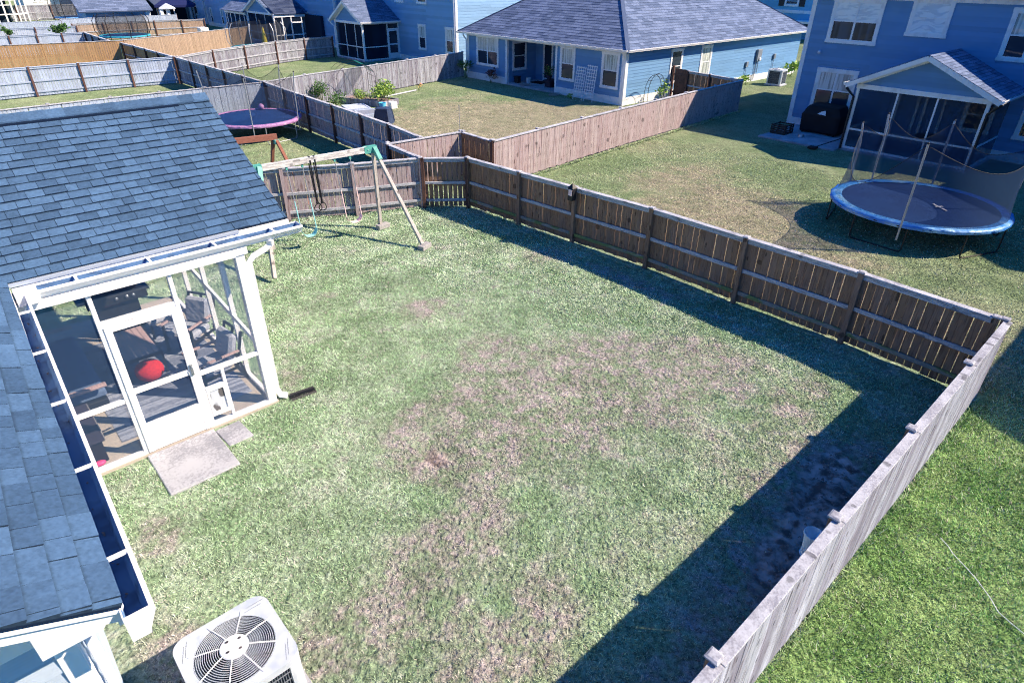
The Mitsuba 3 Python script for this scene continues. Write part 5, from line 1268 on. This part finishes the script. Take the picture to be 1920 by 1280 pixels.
put(B + '__flood_light', cat([ball((BX - .09, 14.0, 3.35), .07, (1, 1, 1), 1), bx(BX - .06, BX - .0, 13.95, 14.05, 3.3, 3.4)]), 'white_metal')
# wing off to the right, mostly outside the frame; its shadow falls on the lawn
W = thing('house_wing', 'shaded two storey wing of the right house, only its shadow reaching into view', 'house')
put(W + '__wall', bx(27.6, BX - .6, -12, .6, 0, 5.9), 'siding_blue'); put(W + '__roof', prism([(-12.4, 0), (1.0, 0), (-5.7, 3.6)], (5.2, 0, 0), (27.1, 0, 5.92), (0, 1, 0), (0, 0, 1)), 'shingle_dark')
W = thing('side_house', 'house off to the right behind the near fence, only its shadow reaching into view', 'house')
put(W + '__wall', bx(15.9, 26.0, -14.0, -2.9, 0, 4.2), 'siding_pale'); put(W + '__roof', prism([(-14.4, 0), (-2.35, 0), (-8.4, 2.2)], (10.6, 0, 0), (15.35, 0, 4.22), (0, 1, 0), (0, 0, 1)), 'shingle_dark')

def gable_porch(root, x0, xw, ya, yb, ze, zr, rail_z, mull, door=None, netm='screen_dark', roof='shingle_dark', over=.35, curtains=None, gable_mat='siding_blue', spout='white_metal'):
    """screened porch with its gable facing -x: front at x0, house wall at xw, from ya to yb"""
    ym = (ya + yb) / 2
    put(root + '__porch_floor', bx(x0 - .03, xw, ya - .02, yb + .02, -.1, .10), 'concrete')
    P = lambda *a: put(root + '__porch_post', tr(*a), 'white_trim')
    P(x0, x0 + .12, ya, ya + .12, .1, ze - .18); P(x0, x0 + .12, yb - .12, yb, .1, ze - .18)
    for m in mull: P(x0 + .02, x0 + .08, m - .03, m + .03, .1, ze - .18)
    put(root + '__porch_beam', cat([tr(x0 - .02, x0 + .13, ya - .02, yb + .02, ze - .18, ze), tr(x0 + .131, xw - .01, ya - .02, ya + .12, ze - .18, ze), tr(x0 + .131, xw - .01, yb - .12, yb + .02, ze - .18, ze)]), 'white_trim')
    R_ = lambda *a: put(root + '__porch_rail', tr(*a), 'white_trim')
    R_(x0 + .03, x0 + .09, ya + .121, yb - .121, rail_z, rail_z + .07)
    R_(x0 + .02, x0 + .10, ya + .121, yb - .121, .1, .18)
    yd0 = xw
    if door: yd0 = door[0]
    R_(x0 + .121, yd0, ya + .03, ya + .09, rail_z, rail_z + .07); R_(x0 + .121, yd0, ya + .02, ya + .10, .1, .18)
    R_(x0 + .121, xw - .01, yb - .09, yb - .03, rail_z, rail_z + .07)
    q = lambda pts: put(root + '__screen', (np.array(pts, float), np.array([[0, 1, 2, 3]])), netm)
    q([[x0 + .06, ya + .1, .15], [x0 + .06, yb - .1, .15], [x0 + .06, yb - .1, ze - .18], [x0 + .06, ya + .1, ze - .18]])
    q([[x0 + .1, ya + .06, .15], [xw, ya + .06, .15], [xw, ya + .06, ze - .18], [x0 + .1, ya + .06, ze - .18]])
    q([[x0 + .1, yb - .06, .15], [xw, yb - .06, .15], [xw, yb - .06, ze - .18], [x0 + .1, yb - .06, ze - .18]])
    if door:
        a, b = door
        dk = put(root + '__screen_door', cat([tr(a, a + .10, ya - .0, ya + .05, .12, 2.22), tr(b - .1, b, ya - .0, ya + .05, .12, 2.22), tr(a + .101, b - .101, ya, ya + .05, 2.12, 2.22), tr(a + .101, b - .101, ya, ya + .05, 1.12, 1.22), tr(a + .101, b - .101, ya, ya + .05, .12, .52)]), 'white_trim')
        put(root + '__porch_post', cat([tr(a - .07, a - .001, ya - .01, ya + .07, .1, ze - .18), tr(b + .001, b + .08, ya - .01, ya + .07, .1, ze - .18), tr(a, b, ya - .005, ya + .07, 2.23, 2.33)]), 'white_trim')
    if curtains:
        N = 60
        yy = np.linspace(ya + .15, yb - .15, N); xx = x0 + .22 + .05 * np.sin(np.arange(N) * 1.3) + .02 * np.sin(np.arange(N) * 3.1)
        v = np.vstack([np.c_[xx, yy, np.full(N, .25)], np.c_[xx, yy, np.full(N, ze - .2)]])
        put(root + '__curtain', (v, np.array([[i, i + 1, N + i + 1, N + i] for i in range(N - 1)])), curtains, smooth=True)
        xs = np.linspace(x0 + .2, yd0 - .05, N); yy = ya + .22 + .05 * np.sin(np.arange(N) * 1.2)
        v = np.vstack([np.c_[xs, yy, np.full(N, .25)], np.c_[xs, yy, np.full(N, ze - .2)]])
        put(root + '__curtain', (v, np.array([[i, i + 1, N + i + 1, N + i] for i in range(N - 1)])), curtains, smooth=True)
    # gable, roof
    sl = (zr - ze) / ((yb - ya) / 2 + over)
    f = lambda y: zr - sl * abs(y - ym)
    put(root + '__gable_wall', prism([(ya + .02, ze + .001), (yb - .02, ze + .001), (yb - .02, ze + .02), (ym, zr - .13), (ya + .02, ze + .02)], (.04, 0, 0), (x0 + .05, 0, 0), (0, 1, 0), (0, 0, 1)), gable_mat)
    siding_wall(root, (x0 + .05, 0), (0, 1), (-1, 0), (ya, yb, ze + .0, zr - .3), [], gable_mat, .17, one_by_one=False, gable=lambda z: (ym - max(.05, (zr - .16 - z) / sl - .02), ym + max(.05, (zr - .16 - z) / sl - .02)))
    for s, ye in ((-1, ya - over), (1, yb + over)):
        a_, b_ = np.array([x0 - over, ye, ze + .02]), np.array([x0 - over, ym, zr + .02]); c_, d_ = np.array([xw, ym, zr + .02]), np.array([xw, ye, ze + .02])
        P_ = [a_, d_, c_, b_] if s < 0 else [d_, a_, b_, c_]
        k = roof_slab(root + '__porch_roof', P_, .05, roof)
        shingles(k, 'shingle', P_, (P_[0], P_[1]), roof, .16, .3, .7, thick=.012)
        put(root + '__rake_board', beam((x0 - over + .01, ye, ze - .08), (x0 - over + .01, ym, zr - .08), .03, .17), 'white_trim')
        put(root + '__rake_soffit', (np.array([[x0 - over + .03, ye, ze - .12], [x0 - over + .03, ym, zr - .12], [x0 + .05, ym, zr - .12], [x0 + .05, ye, ze - .12]]), np.array([[0, 1, 2, 3]])), 'white_trim')
        put(root + '__rake_trim', beam((x0 - .0, ya + .1 if s < 0 else yb - .1, ze + .02), (x0 - .0, ym, zr - .19), .03, .10), 'white_trim')
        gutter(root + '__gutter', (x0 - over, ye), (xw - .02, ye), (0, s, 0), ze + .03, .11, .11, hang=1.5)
        put(root + '__downspout', tube([(x0 - over + .12, ye + s * .05, ze - .08), (x0 - over + .15, ye - s * .1, ze - .25), (x0 - .05, (ya if s < 0 else yb) - s * .04 + s * .06, ze - .5), (x0 - .05, (ya if s < 0 else yb) + s * .02, .08)], .05, 7), spout, smooth=50)
gable_porch(B, 28.85, BX + .02, 6.0, 10.75, 2.66, 3.92, .86, [9.15, 7.72], netm='screen_dark', roof='shingle_grey', spout='black_metal')
# inside that porch
for y0, y1 in ((9.2, 10.1), (8.2, 9.0)):
    put(B + '__patio_door', cat([wbox((BX, 0), (0, 1), (-1, 0), y0, y0 + .1, .12, 2.3, 0, .05), wbox((BX, 0), (0, 1), (-1, 0), y1 - .1, y1, .12, 2.3, 0, .05), wbox((BX, 0), (0, 1), (-1, 0), y0, y1, 2.3, 2.42, 0, .055)]), 'white_trim')
window(B, (BX - .0, 0), (0, 1), (-1, 0), 6.4, 7.5, .9, 2.3, 1, back='dark_inside')
t = thing('porch_table', 'dark round table inside the right screen porch', 'table')
put(t + '__top', lathe([(0, .80), (.6, .80), (.6, .84), (0, .845)], 24, (30.3, 7.9, 0)), 'black_metal', smooth=40); put(t + '__stand', lathe([(.28, .1), (.28, .14), (.05, .16), (.05, .8)], 16, (30.3, 7.9, 0)), 'black_metal', smooth=40)
for k, (x, y, rz) in enumerate(((29.9, 9.2, 1.9), (29.6, 6.9, -2.2))):
    lounge(('left' if k == 0 else 'right') + ' dark seat inside the right screen porch', (x, y), rz, 'cushion_dark')
# patio things
put('patio_slab', rbx(28.3, BX - .02, 10.8, 14.3, -.1, .07, .01), 'concrete'); say('patio_slab', 'concrete patio slab beside the right screen porch', 'patio')
t = thing('covered_grill', 'grill under a black fabric cover with a pale triangular emblem', 'grill')
gm = trimesh.convex.convex_hull(np.array([[x, y, z] for x, y, z in [(30.55, 11.75, .14), (31.5, 11.75, .14), (31.5, 13.45, .14), (30.55, 13.45, .14), (30.5, 11.7, .9), (31.5, 11.7, .9), (31.5, 13.5, .9), (30.5, 13.5, .9), (30.62, 11.9, 1.28), (31.4, 11.9, 1.35), (31.4, 13.3, 1.33), (30.62, 13.3, 1.25)]]))
gm = gm.subdivide().subdivide().subdivide()
vv = gm.vertices; nz = meshkit.fbm(vv * np.array([2.5, 5.5, 1.0]), 3, 2) - .5
gm.vertices = vv + gm.vertex_normals * nz[:, None] * .12
put(t + '__cover', gm, 'black_cloth', smooth=True)
put(t + '__wheel', cat([tube([(30.6, y, .14), (30.6, y + .06, .14)], .07, 12) for y in (11.85, 13.3)]), 'black_plastic')
put(t + '__emblem', prism([(-.20, -.08), (.20, -.10), (.13, .10), (-.02, .06)], (-.006, 0, 0), (30.455, 12.55, 1.05), (0, -1, 0), (.25, 0, .97)), 'white_plastic')
t = thing('plastic_crate', 'dark plastic crate with holes at the left end of the patio', 'crate')
put(t + '__base', bx(29.2, 30.0, 13.5, 14.2, .075, .095), 'black_plastic')
for k in range(4):
    z = .12 + .1 * k
    put(t + '__band', cat([bx(29.2, 30.0, 13.5, 13.53, z, z + .05), bx(29.2, 30.0, 14.17, 14.2, z, z + .05), bx(29.2, 29.23, 13.531, 14.169, z, z + .05), bx(29.97, 30.0, 13.531, 14.169, z, z + .05)]), 'black_plastic')
put(t + '__corner_post', cat([bx(x, x + .04, y, y + .04, .096, .5) for x in (29.195, 29.965) for y in (13.495, 14.165)]), 'black_plastic')
put('pet_bowl', lathe([(0, .07), (.14, .07), (.12, .16), (.10, .16), (.09, .10), (0, .09)], 18, (29.6, 12.9, 0)), 'steel', smooth=40); say('pet_bowl', 'small shiny metal bowl on the concrete patio', 'bowl')
t = thing('garden_tool', 'long handled tool lying over the edge of the patio', 'garden tool')
put(t + '__handle', tube([(28.1, 11.5, .1), (29.6, 11.0, .35)], .018, 6), 'black_plastic'); put(t + '__head', rbx(27.85, 28.15, 11.4, 11.75, .03, .12, .02), 'black_plastic')

# ================================================================ two storey porch house in the middle distance
def tower(name, label, xw, y0, y1, x1, ze, wins, sid_f, sid_s, roof, front_board=True, lit=True, both=False):
    r = thing(name, label, 'house')
    put(r + '__wall', bx(xw + .03, x1, y0 + .03, y1, 0, ze), sid_f)
    siding_wall(r, (xw + .03, 0), (0, 1), (-1, 0), (y0 + .2, y1 - .2, .4, ze - .15), [(a, b, c_, d) for a, b, c_, d, *_ in wins], sid_f, .19, one_by_one=False)
    siding_wall(r, (0, y0 + .03), (1, 0), (0, -1), (xw + .2, x1 - .1, .4, ze - .15), [], sid_s, .19, one_by_one=False)
    for a, b, c_, d, bk, lo in wins: window(r, (xw + .01, 0), (0, 1), (-1, 0), a, b, c_, d, 1, back=bk, low=lo, trim=.12)
    put(r + '__corner_board', cat([tr(xw - .01, xw + .03, y0, y0 + .2, 0, ze - .1), tr(xw + .031, xw + .2, y0 - .01, y0 + .03, 0, ze - .1)]), 'white_trim')
    put(r + '__corner_board', tr(xw - .01, xw + .03, y1 - .2, y1, 0, ze - .1), 'white_trim')
    put(r + '__skirt_board', tr(xw - .012, xw + .03, y0 + .201, y1 - .201, 0, .4), 'white_trim')
    put(r + '__frieze_board', cat([tr(xw - .02, xw + .032, y0 - .01, y1, ze - .16, ze - .01), tr(xw + .033, x1, y0 - .02, y0 + .032, ze - .16, ze - .01)]), 'white_trim')
    put(r + '__downspout', tube([(xw - .35, y0 + .1, ze - .05), (xw - .05, y0 + .1, ze - .35), (xw - .05, y0 + .1, .1)], .05, 6), 'white_metal', smooth=50)
    roof_hip(r, xw, x1, y0, y1, ze + .02, .5, roof, expo=.3, wmin=1.2, wmax=2.4, over=.4)
    return r
M = tower('porch_house', 'blue two storey house in the middle distance with gabled dark-curtained screen porch', 31.2, 40.55, 57.2, 42.5, 5.75,
          [(44.36, 45.38, .96, 2.77, 'blind', 'dark_inside'), (40.82, 41.86, .96, 2.77, 'blind', 'dark_inside'), (47.15, 48.4, 4.16, 5.6, 'blind', 'dark_inside'), (44.06, 45.33, 4.16, 5.6, 'dark_inside', 'dark_inside'), (53.6, 54.7, .96, 2.7, 'blind', 'dark_inside')], 'siding_sky', 'siding_sky', 'shingle_dark')
gable_porch(M, 27.85, 31.22, 48.15, 52.5, 2.85, 4.26, 1.02, [50.85, 49.35], door=(30.15, 31.12), netm='screen_dark', roof='shingle_grey', curtains='drape')
# next house: low roof with gabled porch
N_ = tower('farther_porch_house', 'blue house behind the bowed-pole trampoline with grey porch roof and small front gable', 31.2, 58.4, 92.0, 42.5, 5.75,
           [(62.1, 63.0, .85, 2.55, 'blind', 'dark_inside'), (86.3, 87.1, .3, 2.05, 'blind', 'dark_inside'), (89.9, 90.7, .3, 2.05, 'blind', 'dark_inside')], 'siding_sky', 'siding_sky', 'shingle_dark')
gable_porch(N_, 27.85, 31.22, 64.3, 70.5, 2.70, 4.1, .85, [66.4, 68.5], netm='screen_dark', roof='shingle_grey')
# lean-to porch left of that gable and door porch at its right
P0 = [np.array([27.5, 76.6, 2.55]), np.array([27.5, 70.7, 2.55]), np.array([31.2, 70.7, 4.6]), np.array([31.2, 76.6, 4.6])]
k = roof_slab(N_ + '__porch_roof', P0, .06, 'shingle_grey'); shingles(k, 'shingle', P0, (P0[0], P0[1]), 'shingle_grey', .25, .4, .9, thick=.012)
put(N_ + '__porch_beam', tr(27.8, 27.95, 70.9, 76.5, 2.28, 2.5), 'white_trim')
for y in (71.4, 72.6, 73.8, 75.0, 75.9, 76.4): put(N_ + '__porch_post', tr(27.84, 27.92, y - .05, y + .05, .1, 2.28), 'white_trim')
put(N_ + '__porch_rail', tr(27.85, 27.91, 70.9, 75.0, .85, .93), 'white_trim')
put(N_ + '__screen', (np.array([[27.88, 70.9, .1], [27.88, 76.4, .1], [27.88, 76.4, 2.3], [27.88, 70.9, 2.3]]), np.array([[0, 1, 2, 3]])), 'screen_dark')
put(N_ + '__porch_wall', bx(28.0, 31.2, 76.4, 76.5, 0, 2.6), 'siding_sky')
P0 = [np.array([26.4, 60.6, 2.85]), np.array([29.4, 60.6, 2.85]), np.array([29.4, 64.0, 4.4]), np.array([26.4, 64.0, 4.4])]
put(N_ + '__porch_beam', tr(26.3, 29.3, 60.72, 60.9, 2.6, 2.88), 'white_trim')
k = roof_slab(N_ + '__porch_roof', P0, .06, 'shingle_dark'); shingles(k, 'shingle', P0, (P0[0], P0[1]), 'shingle_dark', .25, .4, .9, thick=.012)
for x in (26.35, 27.1, 27.95, 28.95): put(N_ + '__porch_post', tr(x - .05, x + .05, 60.76, 60.86, .1, 2.6), 'white_trim')
put(N_ + '__porch_rail', cat([tr(26.35, 27.95, 60.78, 60.84, 1.1, 1.18), tr(28.0, 28.95, 60.78, 60.84, 1.1, 1.18), tr(28.0, 28.95, 60.78, 60.84, 2.1, 2.2)]), 'white_trim')
put(N_ + '__screen', (np.array([[26.35, 60.81, .1], [28.95, 60.81, .1], [28.95, 60.81, 2.6], [26.35, 60.81, 2.6]]), np.array([[0, 1, 2, 3]])), 'screen_dark')
put(N_ + '__porch_floor', bx(26.3, 31.2, 60.7, 76.5, -.1, .1), 'concrete')
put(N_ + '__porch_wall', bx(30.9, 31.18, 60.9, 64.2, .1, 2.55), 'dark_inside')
t = thing('folded_umbrella', 'folded yellow patio umbrella behind the fence by the bowed-pole trampoline', 'umbrella')
put(t + '__canopy', lathe([(0.05, .5), (.22, .7), (.16, 1.5), (.03, 2.2)], 10, (23.6, 57.0, 0)), 'yellow_cloth', smooth=40); put(t + '__pole', tube([(23.6, 57, 0), (23.6, 57, 2.25)], .025, 6), 'galv')

# ================================================================ far yards
F = tower('blue_side_house', 'bright blue house behind the dark canopy with pale sunlit side', 31.5, 93.2, 110, 42, 6.2, [(96, 97.2, .9, 2.8, 'blind', 'dark_inside'), (100, 101.2, .9, 2.8, 'blind', 'dark_inside'), (104, 105.5, 3.6, 5.2, 'blind', 'dark_inside')], 'siding_sky', 'siding_sky', 'shingle_grey')
t = thing('canopy_gazebo', 'navy blue canopy gazebo with white side curtains in a far yard', 'gazebo')
cx, cy = 27.6, 91.6
put(t + '__canopy', xf(lathe([(3.0, 2.2), (2.95, 2.45), (1.2, 3.2), (.0, 3.7)], 4), .4, (cx, cy, 0)), 'sail_navy')
for k in range(4):
    a = .4 + k * np.pi / 2
    put(t + '__post', tube([(cx + 2.7 * math.cos(a), cy + 2.7 * math.sin(a), 0), (cx + 2.7 * math.cos(a), cy + 2.7 * math.sin(a), 2.3)], .06, 6), 'black_metal')
t = thing('white_canopy', 'small pale pop-up canopy with white legs beside the navy canopy', 'gazebo')
put(t + '__canopy', (lambda m: xf(m, .5, (25.6, 88.3, 0)))(lathe([(1.25, 2.15), (1.2, 2.25), (.0, 2.75)], 4)), 'ac_paint')
put(t + '__curtain', cat([rbx(24.55, 25.0, 87.75, 88.1, 0, 2.15, .08), rbx(25.3, 25.7, 87.7, 88.0, 0, 2.15, .08)]), 'white_plastic')
t = thing('roofed_shed', 'low grey roofed shed with blue walls beyond the tan fence', 'shed')
put(t + '__wall', bx(17.3, 23.4, 89.2, 93.5, 0, 2.05), 'siding_sky'); put(t + '__corner', bx(23.4, 23.9, 89.1, 90.2, 0, 2.05), 'white_trim')
P0 = [np.array([16.6, 88.6, 2.05]), np.array([24.1, 88.6, 2.05]), np.array([24.1, 95.0, 5.2]), np.array([16.6, 95.0, 5.2])]
k = roof_slab(t + '__roof', P0, .1, 'shingle_grey'); shingles(k, 'shingle', P0, (P0[0], P0[1]), 'shingle_grey', .3, .5, 1.2, thick=.015)
t = thing('pergola_porch', 'low dark roofed porch between the grey roof and the navy canopy', 'porch')
put(t + '__roof', prism([(0, 0), (3.6, 1.0), (3.6, 1.1), (0, .12)], (4.6, 0, 0), (26.4, 96.0, 2.1), (0, 1, 0), (0, 0, 1)), 'shingle_dark')
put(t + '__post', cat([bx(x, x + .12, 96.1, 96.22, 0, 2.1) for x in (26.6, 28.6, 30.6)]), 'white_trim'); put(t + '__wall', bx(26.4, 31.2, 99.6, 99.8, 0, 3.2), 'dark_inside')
put(t + '__upper_wall', bx(25.6, 31.4, 99.85, 104, 0, 7), 'siding_cream')
def white_house(label, x0, x1, y, ze, wins, wall='siding_cream', gable=None, dep=9.0, roof='shingle_grey'):
    t = thing('white_house', label, 'house', None)
    put(t + '__wall', bx(x0, x1, y + .03, y + dep, 0, ze), wall)
    siding_wall(t, (0, y + .03), (1, 0), (0, -1), (x0, x1, .1, ze - .1), [], wall, .25, one_by_one=False)
    for a, b, c_, d in wins: window(t, (0, y + .0), (1, 0), (0, -1), a, b, c_, d, 1, back='dark_inside', trim=.10)
    r = [np.array([x0 - .4, y - .4, ze]), np.array([x1 + .4, y - .4, ze]), np.array([x1 + .4, y + dep / 2, ze + dep * .27]), np.array([x0 - .4, y + dep / 2, ze + dep * .27])]
    k = roof_slab(t + '__roof', r, .15, roof)
    put(t + '__fascia', tr(x0 - .4, x1 + .4, y - .44, y - .41, ze - .22, ze + .02), 'white_trim')
    return t
white_house('white low house with three small windows far away at upper left', 17.2, 20.5, 127, 5.0, [(18.3, 18.75, 1.6, 3.0), (19.1, 19.5, 1.6, 3.0), (19.85, 20.2, 1.8, 3.2)], roof='siding_cream')
white_house('blue grey house in shade between the two white ones far away', 20.6, 25.2, 129.5, 6.0, [(21.0, 22.2, 2.4, 5.0), (23.2, 24.3, 3.2, 5.0)], wall='siding_blue', roof='siding_sky')
white_house('tall white house with dark narrow windows far away at upper left', 25.3, 31.5, 126, 7.5, [(26.2, 26.7, 2.4, 3.6), (27.6, 28.0, 2.6, 3.8), (28.4, 29.0, 2.2, 6.0), (29.4, 30.0, 2.2, 6.0), (30.6, 30.95, 2.6, 4.0), (31.1, 31.4, 2.6, 4.0)])
white_house('pale roofed house behind the grey shed roof far away', 31.8, 44, 131, 7.0, [(34, 35, 2, 4), (38, 39, 2, 4)])
t = thing('white_porch_house', 'blue roofed house with a white framed screen porch at the top left corner', 'house')
put(t + '__wall', bx(2, 12.2, 112, 124, 0, 3.2), 'siding_sky')
P0 = [np.array([2, 108.5, 2.9]), np.array([13.2, 108.5, 2.9]), np.array([12.0, 116, 6.8]), np.array([2, 116, 6.8])]
put(t + '__roof', (np.array(P0), np.array([[0, 1, 2, 3]])), 'shingle_blue')
P1 = [np.array([13.3, 108.4, 2.9]), np.array([15.2, 110.8, 2.9]), np.array([14.6, 118, 6.0]), np.array([12.05, 116, 6.8])]
put(t + '__roof', (np.array(P1), np.array([[0, 1, 2, 3]])), 'siding_cream')
put(t + '__porch_beam', cat([tr(7, 13.2, 108.7, 108.9, 2.55, 2.9), beam((13.2, 108.8, 2.72), (14.9, 110.6, 2.72), .2, .34)]), 'white_trim')
for x in (9.2, 10.3, 11.4, 12.3, 13.15): put(t + '__porch_post', tr(x - .09, x + .09, 108.72, 108.88, 0, 2.55), 'white_trim')
for s in (.33, .66, 1.0): put(t + '__porch_post', tr(13.2 + 1.7 * s - .08, 13.2 + 1.7 * s + .08, 108.8 + 1.8 * s - .08, 108.8 + 1.8 * s + .08, 0, 2.55), 'white_trim')
put(t + '__porch_rail', cat([tr(7, 13.1, 108.75, 108.85, .95, 1.08), tr(7, 13.1, 108.75, 108.85, 2.0, 2.1), beam((13.2, 108.8, 1.0), (14.9, 110.6, 1.0), .1, .14)]), 'white_trim')
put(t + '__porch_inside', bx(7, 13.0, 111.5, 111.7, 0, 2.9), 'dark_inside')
# small far things
t = thing('play_tower', 'tiny red and teal playset far away by the white houses', 'playset')
put(t + '__tower', rbx(25.3, 26.6, 104.5, 105.8, .2, 1.9, .05), 'lumber_red'); put(t + '__roof', prism([(0, 0), (1.7, 0), (.85, .9)], (0, 1.5, 0), (25.1, 104.4, 2.4), (1, 0, 0), (0, 0, 1)), 'terra')
put(t + '__slide', beam((26.9, 104.4, 1.7), (27.7, 103.4, .1), .5, .08), 'green_metal'); put(t + '__post', cat([bx(x, x + .12, 104.6, 104.72, 0, 2.4) for x in (25.35, 26.45)]), 'lumber_red')
put('patio_board', beam((13.4, 100.4, .2), (14.4, 100.0, .9), 1.1, .06), 'lumber'); say('patio_board', 'pale tilted board in the far yard beside the white porch', 'board')
put('white_cover', rbx(6.6, 10.6, 79.0, 81.2, 0.2, 1.15, .35), 'pillow_c'); say('white_cover', 'long white covered pile behind the far grey fence', 'tarpaulin')
put('far_cooler', rbx(24.9, 25.8, 76.4, 77.4, 0, .9, .06), 'white_plastic'); say('far_cooler', 'small white box in the shaded corner beyond the tan fence', 'box')
t = thing('toddler_slide', 'white and teal toddler slide in front of the far teal trampoline', 'slide')
put(t + '__chute', beam((15.1, 66.2, .9), (16.4, 65.8, .15), .4, .06), 'white_plastic'); put(t + '__ladder', cat([rbx(14.7, 15.1, 66.05, 66.4, 0, 1.0, .04)]), 'cyan_plastic')
plant('fence_shrub', 'leaning green shrub by the far grey fence corner', 'shrub', (11.9, 73.0), 2.0, .7, 420, .22, 'leaf_dark', 71, 6)
plant('fence_shrub', 'thin green shrub in front of the long white covered pile', 'shrub', (8.0, 74.5), 1.9, .5, 300, .2, 'leaf_dark', 72, 5)
plant('fence_shrub', 'pale green shrub at the far left image edge by the grey fence', 'shrub', (5.8, 74.0), 1.5, .6, 300, .2, 'leaf_dark', 73, 5)
# house glimpsed between the grey hip roof and the right house
t = thing('teal_house', 'pale teal house with dark shutters glimpsed beside the grey hip roof', 'house')
tx = 75.0
put(t + '__wall', bx(tx, tx + 10, 28, 50, 0, 9), 'siding_teal')
siding_wall(t, (tx, 0), (0, 1), (-1, 0), (28, 50, .3, 9), [], 'siding_teal', .3, one_by_one=False)
window(t, (tx - .02, 0), (0, 1), (-1, 0), 36.3, 37.9, 3.15, 5.2, 1, back='dark_inside', trim=.15)
put(t + '__shutter', cat([tr(tx - .06, tx - .0, 35.6, 36.25, 3.15, 5.2), tr(tx - .06, tx, 37.95, 38.6, 3.15, 5.2)]), 'black_metal')
put(t + '__trim_band', tr(tx - .08, tx, 28, 50, 2.5, 2.8), 'white_trim')
put(t + '__skirt_window', tr(tx - .05, tx + .01, 33.5, 36.8, .9, 1.5), 'dark_inside')
put(t + '__porch_roof', tr(tx - 2.5, tx - .09, 30, 36.0, 1.7, 1.9), 'white_trim')
